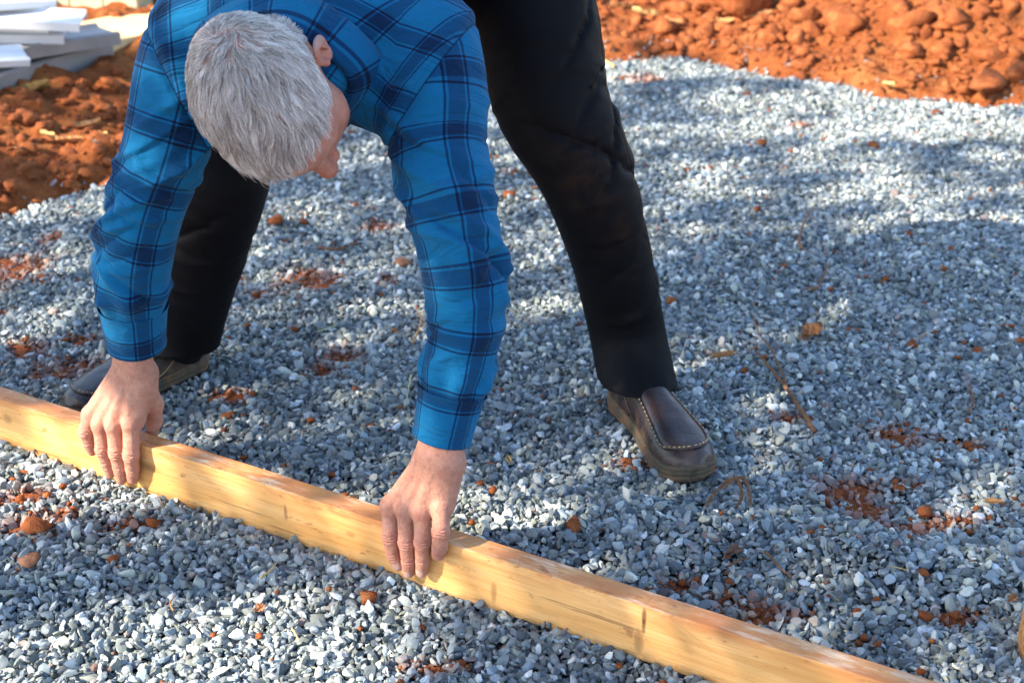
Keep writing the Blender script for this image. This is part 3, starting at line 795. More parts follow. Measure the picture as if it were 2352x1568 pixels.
def shirt_d(p):
    p = p.astype(np.float32)
    dt = torso_d(p)
    a, sa, _ = arm_d(p, armL, foldL); b, sb, _ = arm_d(p, armR, foldR)
    # ditch of the armhole seam
    d = smin(smin(dt, a, .035), b, .035)
    for S, q in ((SEAML, a), (SEAMR, b)):
        t = seam_t(p, S)
        near = np.clip(1 - np.maximum(q, 0) / .04, 0, 1)
        d = d + near * (.0032 * np.exp(-(t / .0045) ** 2) - .0022 * np.exp(-((t + .012) / .008) ** 2))
    hole = s_sphere(p, NECK + [0.0, -.055, -.01], .072)                 # neck opening
    d = smax(d, -hole, .012)
    for A in (armL, armR):                                              # square sleeve ends, tucked into the cuffs
        e = A.P[-1] - A.T[-1] * 0.024
        far = np.linalg.norm(p - A.P[-1], axis=1) < 0.09
        d = np.where(far, np.maximum(d, (p - e) @ A.T[-1].astype(np.float32)), d)
    return d
Vs_, Fs_ = sdf_mesh(shirt_d, (-.72, 1.58, .14), (.14, 2.60, 1.02), 0.0028, 8, .006)
def arm_uv(P, A, rr):
    rho, s, th, rad = A.query(P.astype(np.float32))
    return np.stack([th * rr + 0.5, s + 0.4], -1)
tdir = np.array([-.075, .47, .09]); tdir /= np.linalg.norm(tdir); nrm_ = np.cross(LAT, tdir); nrm_ = nrm_ if nrm_[2] > 0 else -nrm_
def torso_uv(P):
    q = P - NECK
    # yoke cut on the bias at the shoulders
    u, v = q @ LAT, q @ tdir + q @ nrm_
    ang = R(-8) + R(44) * np.clip((u + .06) / .22, 0, 1)
    return np.stack([u * np.cos(ang) - v * np.sin(ang) + .031, u * np.sin(ang) + v * np.cos(ang) + .02], -1)
V, F = Vs_, Fs_
v32 = V.astype(np.float32)
_, sAv, _ = arm_d(v32, armL, foldL); dAv = arm_d(v32, armL, foldL)[0]; dBv, sBv, _ = arm_d(v32, armR, foldR)
onL = dAv < dBv                                                         # nearer which arm
seam_v = np.where(onL, seam_t(v32, SEAML), seam_t(v32, SEAMR))
seam_v = np.where(np.where(onL, dAv, dBv) > .045, np.minimum(seam_v, -.02), seam_v)
Ff = F.reshape(-1); cv = V[Ff]
uv = torso_uv(cv)
fL = np.repeat(onL[F].sum(1) >= 2, 4)
ua = np.zeros((len(cv), 2))
ua[fL] = arm_uv(cv[fL], armL, .058); ua[~fL] = arm_uv(cv[~fL], armR, .056)
u4 = ua[:, 0].reshape(-1, 4)                                            # no face may straddle the wrap of the angle
bad = (u4.max(1) - u4.min(1)) > .15
per = np.where(fL[::4], .058, .056) * 2 * math.pi
u4[bad] = np.where(u4[bad] < .5, u4[bad] + per[bad][:, None], u4[bad])
ua[:, 0] = u4.ravel()

# ---- head
def img_vec(x, y, z):                                                   # x right, y down in the picture, z towards the viewer
    return CRIGHT * x - CUP * y - CFWD * z
HC = np.array(at_y(622, 224, 1.725))
hu = img_vec(-.09, .33, .94); hu /= np.linalg.norm(hu)
hf = img_vec(.45, .86, .06); hf -= hu * (hf @ hu); hf /= np.linalg.norm(hf)
hl = np.cross(hu, hf)                                                   # his left
HR = np.stack([hl, hf, hu], 0)                                          # world -> head
C7 = np.array([-.282, 1.93, .745])
def head_d(P, full=True):
    P = P.astype(np.float32)
    p = ((P - HC) @ HR.T).astype(np.float32)
    q = p.copy(); q[:, 0] = np.abs(q[:, 0])
    d = s_ell(p, (0, -.014, .026), (.0765, .0985, .0870))
    d = smin(d, s_sphere(p, (0, .040, .028), .0580), .03)
    d = smin(d, s_ell(p, (0, .042, -.045), (.0600, .052, .075)), .03)
    d = smin(d, s_ell(p, (0, .034, -.094), (.0520, .052, .034)), .03)
    d = smin(d, s_sphere(p, (0, .076, -.112), .017), .025)
    d = smin(d, s_sphere(q, (.046, .050, -.032), .0235), .02)           # cheekbone
    d = smin(d, s_cone(q, (.008, .0865, .012), (.042, .074, .008), .0105, .0085), .012)   # brow
    d = smax(d, -s_ell(q, (.032, .099, -.013), (.019, .017, .012)), .012)                # eye socket
    d = smin(d, s_sphere(q, (.0315, .0745, -.0135), .0125), .004)       # lid
    d = smin(d, s_cone(q, (.012, .090, -.060), (.040, .066, -.095), .006, .006), .02)
    d = smin(d, s_cone(p, (0, .088, .004), (0, .111, -.036), .0088, .0125), .012)         # nose
    d = smin(d, s_sphere(p, (0, .1155, -.043), .0125), .006)
    d = smin(d, s_ell(q, (.0135, .102, -.048), (.009, .011, .0085)), .006)
    d = smin(d, s_cone(q, (.004, .0945, -.074), (.020, .086, -.078), .0060, .004), .006)  # lips
    d = smin(d, s_cone(q, (.004, .0930, -.085), (.018, .086, -.083), .0065, .004), .006)
    # ears: a shell with a rim and a hollow
    ec = np.array([.0795, -.012, -.014], np.float32)
    er = q - ec
    c_, s_ = math.cos(.42), math.sin(.42)
    e2 = np.stack([er[:, 0] * c_ + er[:, 1] * s_, -er[:, 0] * s_ + er[:, 1] * c_, er[:, 2] + 0.18 * er[:, 1]], -1).astype(np.float32)
    ear = s_ell(e2, (0.002, -.005, 0), (.0060, .0195, .0335))
    hol = s_ell(e2, (0.0085, -.002, .003), (.0065, .0125, .0240))
    ear = smax(ear, -hol, .002)
    ear = smin(ear, s_cone(e2, (.0065, -.012, .014), (.0065, -.006, -.012), .0026, .0024), .003)
    ear = smin(ear, s_ell(e2, (.004, .003, -.027), (.0045, .0085, .0105)), .005)
    ear = smin(ear, s_cone(e2, (.005, .011, -.002), (.005, .010, -.008), .005, .004), .004)
    d = smin(d, ear, .006)
    a_ = HC + HR.T @ np.array([0, -.030, -.055])
    d = smin(d, s_cone(P, a_, C7, .056, .064), .03)
    return d
Vh, Fh = sdf_mesh(head_d, HC - .22, HC + np.array([.2, .26, .22]), 0.0017, 8, .003)

# ---- hands
def on_b(x, y, b): return at_plane(x * K, y * K, B0 + BN * b, BN)
def make_hand(F4, wrist, arm_end, lat, thumb, nails):
    """F4: index..little, rows of (point, radius) for knuckle, joint, joint, tip"""
    wrist = np.asarray(wrist); arm_end = np.asarray(arm_end); lat = lat / np.linalg.norm(lat)
    ax = wrist - arm_end; ax /= np.linalg.norm(ax)
    dors = np.cross(lat, ax); dors = dors if dors @ BN > 0 else -dors
    mcp = [np.asarray(f[0][0]) for f in F4]
    mid = np.mean(mcp, 0)
    def d(P):
        P = P.astype(np.float32)
        r = None
        for sg in (-1, 1):                                              # forearm and wrist
            q = s_cone(P, arm_end + lat * sg * .009, wrist + lat * sg * .0125, .0235, .0205)
            r = q if r is None else smin(r, q, .02)
        for i, m_ in enumerate(mcp):                                    # back of the hand
            o = lat * (1.5 - i) * 0.0
            st = wrist + (m_ - mid - ((m_ - mid) @ ax) * ax) * 0.42
            r = smin(r, s_cone(P, st - dors * .004, m_ - dors * .003, .0155, .0125), .016)
            r = smin(r, s_cone(P, st - dors * .014, m_ - dors * .014, .0135, .0115), .016)
        for i, m_ in enumerate(mcp):                                    # tendons and knuckles
            st = wrist + (m_ - mid) * 0.25
            r = smin(r, s_cone(P, st + dors * .0125, m_ + dors * .0075, .0022, .0042), .008)
            r = smin(r, s_sphere(P, m_ + dors * .0025, .0112), .007)
        fing = None
        for f in F4:
            g = None
            for (a, ra), (b, rb) in zip(f[:-1], f[1:]):
                q = s_cone(P, a, b, ra, rb)
                g = q if g is None else smin(g, q, .003)
            a, b = np.asarray(f[1][0]), np.asarray(f[2][0])
            g = smin(g, s_sphere(P, a + dors * .0012, f[1][1] * 1.02), .005)
            for jt, amp in ((1, .0019), (2, .0013)):                    # creases over the joints
                c = np.asarray(f[jt][0]); u = np.asarray(f[jt + 1][0]) - np.asarray(f[jt - 1][0]); u /= np.linalg.norm(u)
                t = (P - c.astype(np.float32)) @ u.astype(np.float32); up = (P - c.astype(np.float32)) @ dors.astype(np.float32)
                for off in (-.0045, 0.0, .0042):
                    g = g + amp * np.exp(-((t - off - .0006 * np.sin(up * 900 + off * 2000)) / .0012) ** 2) * np.clip(up / .006, 0, 1)
            fing = g if fing is None else smin(fing, g, .0014)
        r = smin(r, fing, .0075)
        th = None
        for (a, ra), (b, rb) in zip(thumb[:-1], thumb[1:]):
            q = s_cone(P, a, b, ra, rb); th = q if th is None else smin(th, q, .006)
        r = smin(r, th, .014)
        return r
    allp = np.array([q[0] for f in F4 for q in f] + [wrist, arm_end] + [t[0] for t in thumb])
    V, F = sdf_mesh(d, allp.min(0) - .035, allp.max(0) + .035, 0.00125, 8, .002)
    red = np.zeros(len(V)); nail = np.zeros(len(V))
    for f in F4:
        for j, w_ in ((0, .7), (1, .9), (2, .5)):
            red = np.maximum(red, w_ * np.exp(-(np.linalg.norm(V - np.asarray(f[j][0]), axis=1) / .013) ** 2))
        red = np.maximum(red, .6 * np.exp(-(np.linalg.norm(V - np.asarray(f[3][0]), axis=1) / .012) ** 2))
    for i in nails:
        t, dd = np.asarray(F4[i][3][0]), np.asarray(F4[i][3][0]) - np.asarray(F4[i][2][0]); dd /= np.linalg.norm(dd)
        q = V - (t + dd * .002 + dors * F4[i][3][1] * .85)
        sd_ = np.cross(dd, dors)
        nail = np.maximum(nail, ((np.abs(q @ dd) < .0062) & (np.abs(q @ sd_) < .0052) & (q @ dors > -.004)).astype(float))
    return V, F, red, nail
def fin(pts, rr):                                                       # pts: source pixel x, y and stand-off b
    return [(on_b(x, y, b), r_) for (x, y, b), r_ in zip(pts, rr)]
rb_ = (.0118, .0112, .0100, .0086)
handL = [fin([(975, 1262, .004), (975, 1340, .0150), (982, 1385, .0130), (995, 1412, .0105)], rb_),
         fin([(1013, 1272, .010), (1016, 1354, .0165), (1020, 1402, .0140), (1021, 1430, .0110)], rb_),
         fin([(1054, 1272, .010), (1056, 1354, .0165), (1056, 1402, .0140), (1054, 1428, .0110)], rb_),
         fin([(1104, 1262, .000), (1102, 1325, .0150), (1099, 1366, .0140), (1096, 1384, .0110)], (.0125, .0118, .0112, .0098))]
wL = at_plane(1094 * K, 1148 * K, B0 + BN * -.012, BN); aL = armL.P[-1] - armL.T[-1] * .03
tL = beam_pt(*beam_ab(wL[0], wL[1]), 0)
a0L = beam_ab(*wL[:2])[0]
thL = [(wL - BD * .018 + np.array([0, 0, -.012]), .016), (beam_pt(a0L - .060, -.052, .095), .0145), (beam_pt(a0L - .062, -.054, .060), .0115), (beam_pt(a0L - .058, -.052, .032), .0095)]
VL, FL, redL, nailL = make_hand(handL, wL, aL, BD, thL, (0, 1, 2))
handR = [fin([(328, 1058, .010), (328, 1136, .0165), (331, 1172, .0140), (332, 1196, .0110)], (.0130, .0125, .0110, .0092)),
         fin([(284, 1060, .012), (291, 1130, .0170), (298, 1168, .0145), (303, 1198, .0110)], (.0122, .0118, .0105, .0088)),
         fin([(250, 1060, .008), (256, 1123, .0155), (265, 1158, .0135), (275, 1184, .0105)], (.0115, .0108, .0095, .0080)),
         fin([(226, 1034, -.004), (214, 1078, .0140), (222, 1110, .0135), (230, 1127, .0105)], (.0115, .0108, .0095, .0080))]
wR = at_plane(331 * K, 926 * K, B0 + BN * -.014, BN); aR = armR.P[-1] - armR.T[-1] * .03
thR = [(wR + BD * .020 + np.array([0, 0, -.015]), .0165), (on_b(384, 1010, -.040), .0150), (on_b(386, 1052, -.052), .0125), (on_b(378, 1085, -.052), .0105)]
VR, FR, redR, nailR = make_hand(handR, wR, aR, BD, thR, ())

# ---- legs (used by body and trousers)
legL = Tube([[-.12, 2.44, .84, .115, .115], [-.035, 2.36, .76, .108, .108], dp(1222, 20, 2.285, .103, .103), dp(1262, 220, 2.225, .094, .094), dp(1325, 350, 2.195, .085, .085), dp(1362, 440, 2.19, .080, .080),
             dp(1406, 600, 2.21, .069, .069), dp(1432, 720, 2.225, .065, .065), dp(1448, 800, 2.210, .063, .063), dp(1474, 925, 2.145, .064, .064), dp(1488, 985, 2.115, .066, .066)], (1, -.35, 0), 36)
legR = Tube([[-.28, 2.44, .84, .115, .115], [-.38, 2.37, .74, .108, .108], dp(520, 330, 2.26, .088, .088), dp(497, 440, 2.23, .083, .083), dp(470, 560, 2.25, .072, .072), dp(440, 690, 2.28, .064, .064), dp(425, 770, 2.30, .061, .061),
             dp(415, 825, 2.30, .061, .061), dp(407, 875, 2.30, .062, .062)], (-1, -.35, 0), 36)
legL.hem = np.array(at_y(1470, 872, 2.175)); legR.hem = np.array(at_y(416, 797, 2.30))
# ---- body under the clothes, one skin with head and hands
ankL = np.array([*(FOOT_L[0] + (FOOT_L[1] - FOOT_L[0]) * .24), .09]); ankR = np.array([*(FOOT_R[0] + (FOOT_R[1] - FOOT_R[0]) * .24), .09])
def body_d(p):
    p = p.astype(np.float32)
    rho, s, th, rad = torso.query(p); d = (rho - rad) * .8 + .028
    for A in (armL, armR):
        rho, s, th, rad = A.query(p)
        e = A.P[-1] - A.T[-1] * 0.03
        q = np.maximum(rho - rad * .66, np.where(np.linalg.norm(p - A.P[-1], axis=1) < .1, (p - e) @ A.T[-1].astype(np.float32), -1))
        d = smin(d, q, .03)
    for T_, ank, ft in ((legL, ankL, FOOT_L), (legR, ankR, FOOT_R)):
        rho, s, th, rad = T_.query(p); d = smin(d, np.maximum(rho - rad * .60, (T_.hem[2] + .02 - p[:, 2])), .012)
        d = smin(d, s_cone(p, T_.hem, ank, .028, .020), .01)
        d = smin(d, s_cone(p, ank - [0, 0, .042], [*(ft[0] + (ft[1] - ft[0]) * .72), .038], .016, .010), .006)
    d = smin(d, s_cone(p, C7, HC + HR.T @ np.array([0, -.03, -.055]), .052, .045), .02)
    return d
Vb, Fb = sdf_mesh(body_d, (-.90, 1.60, .0), (.36, 2.62, 1.02), 0.008, 6, .01)
Vall, Fall = join_np([(Vb, Fb), (Vh, Fh), (VL, FL), (VR, FR)])
red = np.concatenate([np.zeros(len(Vb)), np.zeros(len(Vh)), redL, redR]); nail = np.concatenate([np.zeros(len(Vb) + len(Vh)), nailL, nailR])
ph = (Vh - HC) @ HR.T
def hairline(p):
    x, y, z = np.abs(p[:, 0]), p[:, 1], p[:, 2]
    zl = np.interp(y, [-.11, -.07, -.040, -.030, -.018, .004, .020, .036, .050, .066, .082, .11], [-.092, -.084, -.075, -.045, .018, .014, -.004, .036, .056, .072, .078, .08])
    return z - zl
hl_ = hairline(ph)
scalp = np.clip(hl_ / .012, 0, 1)
redh = .55 * np.exp(-(np.linalg.norm(ph - [0, .115, -.043], axis=1) / .028) ** 2) + .5 * np.exp(-((np.abs(ph[:, 0]) - .086) / .010) ** 2) * (np.abs(ph[:, 1] + .015) < .03) + .3 * np.exp(-(np.linalg.norm(np.abs(ph) - [.055, .06, .035], axis=1) / .03) ** 2)
red[len(Vb):len(Vb) + len(Vh)] = np.clip(redh, 0, 1)
me = mesh_np('person', Vall, Fall)
attr(me, 'red', red); attr(me, 'nail', nail); attr(me, 'scalp', np.concatenate([np.zeros(len(Vb)), scalp, np.zeros(len(VL) + len(VR))]))
person = obj('person', me, M_skin)
tag(person, 'grey haired man in blue plaid shirt bending to grip the wooden beam', 'person')

# ---- hair: short strands swept from the crown
tri_c = Vh[Fh].mean(1); tp = (tri_c - HC) @ HR.T
nrmF = np.cross(Vh[Fh[:, 1]] - Vh[Fh[:, 0]], Vh[Fh[:, 2]] - Vh[Fh[:, 0]]); areaF = np.linalg.norm(nrmF, axis=1); nrmF /= areaF[:, None] + 1e-12
nl = nrmF @ HR.T
isear = (np.abs(tp[:, 0]) > .074) & (tp[:, 1] > -.034) & (tp[:, 1] < .018) & (tp[:, 2] < .020)
okf = (hairline(tp) > 0) & ~isear
def part_d(p):                                                          # distance to the thin parting that runs forward from the crown
    a, b = np.array([.012, -.078, .070]), np.array([.030, .018, .104])
    t = np.clip((p - a) @ (b - a) / ((b - a) @ (b - a)), 0, 1)
    return np.linalg.norm(p - a - t[:, None] * (b - a), axis=1)
wgt = areaF * okf * (1 - .72 * np.exp(-(part_d(tp) / .010) ** 2)) * (1 - .25 * (vnoise(tp * 60, 97) > .25)); wgt /= wgt.sum()
NS, NP = 30000, 7
hr = np.random.default_rng(12)
fi = hr.choice(len(Fh), NS, p=wgt)
qa = Vh[Fh[fi]]
bw = hr.dirichlet((1, 1, 1, 1), NS)
root = (np.einsum('nk,nkd->nd', bw, qa) - HC) @ HR.T
nr = nl[fi]
Wc = np.array([.012, -.078, .070])
def flow(p):
    away = p - Wc
    dist = np.linalg.norm(away, axis=1)[:, None]
    side = np.sign(p[:, 0:1])
    f = away / (dist + .01) * 1.0 + np.array([-.30, .75, 0.0]) * np.clip(p[:, 2:3] / .07, 0, 1) + np.array([0, .45, -.5]) * np.clip((np.abs(p[:, 0:1]) - .045) / .03, 0, 1)
    sw = np.exp(-(dist / .028) ** 2)
    f = f + np.cross(np.array([0.0, -.6, .8]), away) / (dist + .01) * sw * 1.4
    wav = np.stack([vnoise(p * 36, 81), vnoise(p * 36, 82), vnoise(p * 36, 83)], -1)
    return f + .62 * wav
def tang(f, n):
    t = f - n * np.einsum('ij,ij->i', f, n)[:, None]
    return t / (np.linalg.norm(t, axis=1)[:, None] + 1e-9)
top = np.clip((root[:, 2] - .010) / .065, 0, 1) * np.clip((root[:, 1] + .10) / .06, 0.25, 1)
length = (.011 + .023 * top) * hr.uniform(.65, 1.15, NS) * np.clip(hairline(root) / .012, .45, 1)
length = np.where(hr.random(NS) < .012, length * 1.45, length)
clump = vnoise(root * 150, 90)[:, None]
pts_ = np.zeros((NS, NP, 3)); pts_[:, 0] = root - nr * .0006
cur = pts_[:, 0].copy(); n0 = nr.copy()
lift = (0.62 - .10 * top + .14 * hr.normal(size=NS))[:, None]
side_c = np.cross(tang(flow(root), nr), nr)
for k in range(1, NP):
    t = tang(flow(cur) + .12 * hr.normal(size=(NS, 3)), n0)
    u = k / (NP - 1)
    rr_ = cur - np.array([0, -.01, .02]); rr_ /= np.linalg.norm(rr_, axis=1)[:, None]
    wave = side_c * (clump * .95 * math.sin(u * 4.2 + .4))
    d_ = t + n0 * lift * (1 - u) ** 1.2 + wave - rr_ * np.clip(u - .55, 0, 1) * .35
    d_ /= np.linalg.norm(d_, axis=1)[:, None]
    cur = cur + d_ * (length / (NP - 1))[:, None]
    pts_[:, k] = cur
nclump = 1700                                                          # strands gather into locks
ci = hr.choice(NS, nclump, replace=False)
near_c = np.empty(NS, int)
for s0 in range(0, NS, 4000):
    dd = ((root[s0:s0 + 4000, None, :] - root[ci][None]) ** 2).sum(-1); near_c[s0:s0 + 4000] = ci[dd.argmin(1)]
lead = pts_[near_c]
pull = (np.linspace(0, 1, NP) ** 1.2 * .60)[None, :, None] * hr.uniform(.5, 1.1, (NS, 1, 1))
pts_ = pts_ * (1 - pull) + (lead + (root - root[near_c])[:, None] * .35) * pull
hw = pts_.reshape(-1, 3) @ HR + HC
hc = bpy.data.hair_curves.new('hair')
hc.add_curves([NP] * NS)
hc.attributes['position'].data.foreach_set('vector', hw.astype(np.float32).ravel())
ra = hc.attributes.new('radius', 'FLOAT', 'POINT')
prof = np.array([1, 1, 1, .95, .85, .65, .25])
ra.data.foreach_set('value', np.tile(.00021 * prof, NS).astype(np.float32))
ta = hc.attributes.new('tone', 'FLOAT', 'CURVE')
tn = np.clip(.60 + .20 * hr.normal(size=NS) + .12 * vnoise(root * 90, 95) + .26 * np.clip(root[:, 0] / .06 - .25, 0, 1) - .06 * np.clip(-root[:, 0] / .06, 0, 1), 0, 1)
tn = tn + .12 * hr.normal(size=NS)[near_c]; tn = np.clip(tn, 0, 1)
tn = np.where(hr.random(NS) < .13, hr.uniform(.1, .4, NS), tn)
ta.data.foreach_set('value', tn.astype(np.float32))
hc.materials.append(M_hair)
hair = bpy.data.objects.new('hair', hc); C.objects.link(hair); hair.parent = person
tag(hair, 'short wavy silver grey hair')

ap, ad = [], []
for Vx, Fx, wr, ae in ((VL, FL, wL, aL), (VR, FR, wR, aR)):
    c_ = Vx[Fx].mean(1); n_ = np.cross(Vx[Fx[:, 1]] - Vx[Fx[:, 0]], Vx[Fx[:, 2]] - Vx[Fx[:, 0]]); n_ /= np.linalg.norm(n_, axis=1)[:, None] + 1e-12
    up_ = c_[:, 2] - wr[2]
    pr = np.where((up_ > -.045) & (n_ @ BN > -.2), np.clip((up_ + .045) / .06, .05, 1), 0); pr /= pr.sum()
    k_ = hr.choice(len(c_), 420, p=pr)
    ap.append(c_[k_]); t_ = BD * .9 * (1 if Vx is VL else -1) + np.array([0, 0, -.6]) + .35 * hr.normal(size=(420, 3)); ad.append(n_[k_] * .45 + t_)
ap, ad = np.concatenate(ap), np.concatenate(ad); ad /= np.linalg.norm(ad, axis=1)[:, None]
ac = bpy.data.hair_curves.new('arm_hair'); ac.add_curves([4] * len(ap))
al = hr.uniform(.004, .009, len(ap))[:, None]
ah = np.stack([ap + ad * al * u + np.array([0, 0, -.0025]) * u * u for u in (0, .33, .66, 1)], 1)
ac.attributes['position'].data.foreach_set('vector', ah.astype(np.float32).ravel())
ra = ac.attributes.new('radius', 'FLOAT', 'POINT'); ra.data.foreach_set('value', np.tile([.00009, .00009, .00007, .00003], len(ap)).astype(np.float32))
ac.materials.append(M_armhair)
ah_o = bpy.data.objects.new('arm_hair', ac); C.objects.link(ah_o); ah_o.parent = person

# ---- shirt
me = mesh_np('shirt', Vs_, Fs_, True, uv)
l_ = me.uv_layers.new(name='UVArm'); l_.data.foreach_set('uv', ua.astype(np.float32).ravel()); attr(me, 'seam', seam_v)
shirt = obj('shirt', me, M_plaid, person)
tag(shirt, 'bright blue flannel shirt with dark navy plaid bands')
def cuff(A, s0, s1, grow, rr):
    ns, nt = 22, 56
    rows = []
    ths = np.linspace(-math.pi, math.pi, nt)
    ss = np.linspace(s0, s1, ns)
    Vc, U = [], []
    for s in ss:
        u = (s - s0) / (s1 - s0)
        off = grow + .0018 * math.exp(-((u - .03) / .05) ** 2) + .0012 * math.exp(-((u - .96) / .04) ** 2)
        wob = .0014 * np.sin(ths * 2 + 2 * u) + .0006 * np.sin(ths * 3 + 1)
        wob[-1] = wob[0]
        P = np.concatenate([A.at([min(s, A.s[-1])], [t], off + w_) for t, w_ in zip(ths, wob)])
        P = P + A.T[-1] * max(0.0, s - A.s[-1])
        Vc.append(P); U.append(np.stack([ths * rr + .5, np.full(nt, s + .4)], -1))
    for s, off in ((s1 - .001, grow - .0024), (s0 + .02, grow - .0030)):   # turned-in inner face
        P = np.concatenate([A.at([min(s, A.s[-1])], [t], off) for t in ths]) + A.T[-1] * max(0.0, s - A.s[-1])
        Vc.append(P); U.append(np.stack([ths * rr + .5, np.full(nt, s + .4)], -1))
    Vc = np.concatenate(Vc); U = np.concatenate(U)
    i = np.arange(ns + 1)[:, None] * nt + np.arange(nt - 1)[None]
    Fq = np.stack([i, i + 1, i + nt + 1, i + nt], -1).reshape(-1, 4)
    o = obj('cuff', mesh_np('cuff', Vc, Fq, True, U[Fq.reshape(-1)]), M_plaid, shirt)
    return o
cuff(armL, armL.s[-1] - .068, armL.s[-1] + .004, .0026, .048)
cuff(armR, armR.s[-1] - .068, armR.s[-1] + .004, .0026, .050)
# collar: a stand round the neck and a turned-down fall
na_ = (HC - C7); na_ /= np.linalg.norm(na_)
ce1 = LAT - na_ * (LAT @ na_); ce1 /= np.linalg.norm(ce1); ce2 = np.cross(na_, ce1)
if ce2[2] < 0: ce2 = -ce2
nc, prof_c = 72, [(-.012, .070), (.010, .071), (.026, .074), (.031, .078), (.028, .084), (.012, .093), (-.006, .103), (-.020, .112), (-.021, .1095), (-.004, .099), (.014, .089), (.024, .081)]
Vc, U = [], []
for i in range(nc):
    a = -math.pi + 2 * math.pi * i / (nc - 1)
    sq = 1.12 + .10 * math.cos(2 * a)
    for k, (hgt, rad) in enumerate(prof_c):
        e = ce1 * math.cos(a) * sq + ce2 * math.sin(a) * .98
        Vc.append(NECK + na_ * .040 + np.array([.006, 0, .012]) + na_ * (hgt + .004 * math.sin(3 * a)) + e * (rad * (1 + .02 * math.sin(5 * a + k * .3))))
        U.append((a * .10 + .3, k * .009))
Vc = np.array(Vc); U = np.array(U); k = len(prof_c)
i = np.arange(nc - 1)[:, None] * k + np.arange(k - 1)[None]
Fq = np.stack([i, i + 1, i + k + 1, i + k], -1).reshape(-1, 4)
obj('collar', mesh_np('collar', Vc, Fq, True, U[Fq.reshape(-1)]), M_plaid, shirt)

# ---- trousers
pf1 = [(.33, -.5, .09, .014, 1.2, .004), (.36, -.3, .09, .008, 1.2, -.008), (.18, .4, -.08, .012, 1.2, -.009), (.52, .6, -.06, .008, 1.1, -.010), (.47, -.2, .08, .008, 1.2, -.010), (.62, -.5, .06, .008, 1.1, -.008), (.25, -.3, .10, .008, 1.3, -.010), (.56, -.2, .05, .014, 1.0, .003), (.68, .4, .04, .010, 1.0, -.006), (.22, .0, .05, .016, 1.0, .003), (.27, .9, -.06, .014, .9, .002), (.38, -.6, .07, .014, 1.0, .003), (.44, .3, .04, .012, 1.0, -.005), (.48, -.4, -.05, .014, .9, .002), (.78, .2, .02, .010, 1.2, .004)]
foldPL = pf1 + rand_folds(26, .12, .84, 31, (.0010, .0030), (.005, .011)); foldPR = pf1 + rand_folds(26, .12, .76, 32, (.0010, .0030), (.005, .011))
def leg_d(p, T_, fl):
    rho, s, th, rad = T_.query(p)
    end = T_.s[-1] - .03
    d = rho - rad - folds(s, th, fl) * np.clip((end - s) / .04, 0, 1)
    d = d - .0035 * np.cos(th * 2 + s * 7) * np.clip((s - .45) / .1, 0, 1)
    dsurf = d
    near = np.linalg.norm(p - T_.hem, axis=1) < .15
    e = T_.hem.astype(np.float32)
    hemn = np.array([0, -.05, -1], np.float32); hemn /= np.linalg.norm(hemn)
    d = np.where(near, np.maximum(d, (p - e) @ hemn), d)
    core = np.maximum(dsurf + .009, (e - p) @ hemn - .05)
    core = np.where(near, core, 1.0)
    return np.maximum(d, -core), s, th
def trouser_d(p):
    p = p.astype(np.float32)
    a, _, _ = leg_d(p, legL, foldPL); b, _, _ = leg_d(p, legR, foldPR)
    d = smin(a, b, .05)
    return smin(d, s_ell(p, (-.20, 2.46, .87), (.19, .15, .13)), .05)
Vt, Ft = sdf_mesh(trouser_d, (-.72, 2.05, .06), (.36, 2.66, 1.04), 0.0040, 8, .006)
ct = Vt[Ft].mean(1).astype(np.float32)
rl, sl_, tl_, _ = legL.query(ct); rR_, sR_, tR_, _ = legR.query(ct)
isL = rl < rR_
cvt = Vt[Ft.reshape(-1)].astype(np.float32)
_, s1, t1, _ = legL.query(cvt); _, s2, t2, _ = legR.query(cvt)
isLc = np.repeat(isL, 4)
th_ = np.where(isLc, t1, t2); s_ = np.where(isLc, s1, s2)
u4 = (th_ * .075).reshape(-1, 4); sp_ = u4.max(1) - u4.min(1); bad = sp_ > .2
u4[bad] = np.where(u4[bad] < 0, u4[bad] + 2 * math.pi * .075, u4[bad])
me = mesh_np('trousers', Vt, Ft, True, np.stack([u4.ravel(), s_], -1))
mud = np.zeros(len(Vt))
for (x, y, Y, r_, w_) in ((1330, 340, 2.10, .035, .5), (1345, 395, 2.10, .06, 1.0), (1375, 440, 2.10, .05, .8), (1420, 540, 2.12, .035, .8), (1432, 520, 2.12, .02, 1.0), (1460, 600, 2.15, .03, .5)):
    mud = np.maximum(mud, w_ * np.exp(-(np.linalg.norm(Vt - at_y(x, y, Y), axis=1) / r_) ** 2))
attr(me, 'mud', np.clip(mud * .5, 0, 1))
trousers = obj('trousers', me, M_trouser, person)
tag(trousers, 'black work trousers with brown mud smudges at the knee')

for T_, ank in ((legL, ankL), (legR, ankR)):
    sp_ = np.vstack([np.linspace(T_.hem - T_.T[-1] * .05, T_.hem, 4)[:-1], np.linspace(T_.hem, ank, 6), [ank - np.array([0, 0, .03])]])
    tube_obj('sock', sp_, np.linspace(.0445, .0350, len(sp_)), M_sock, person, 18)
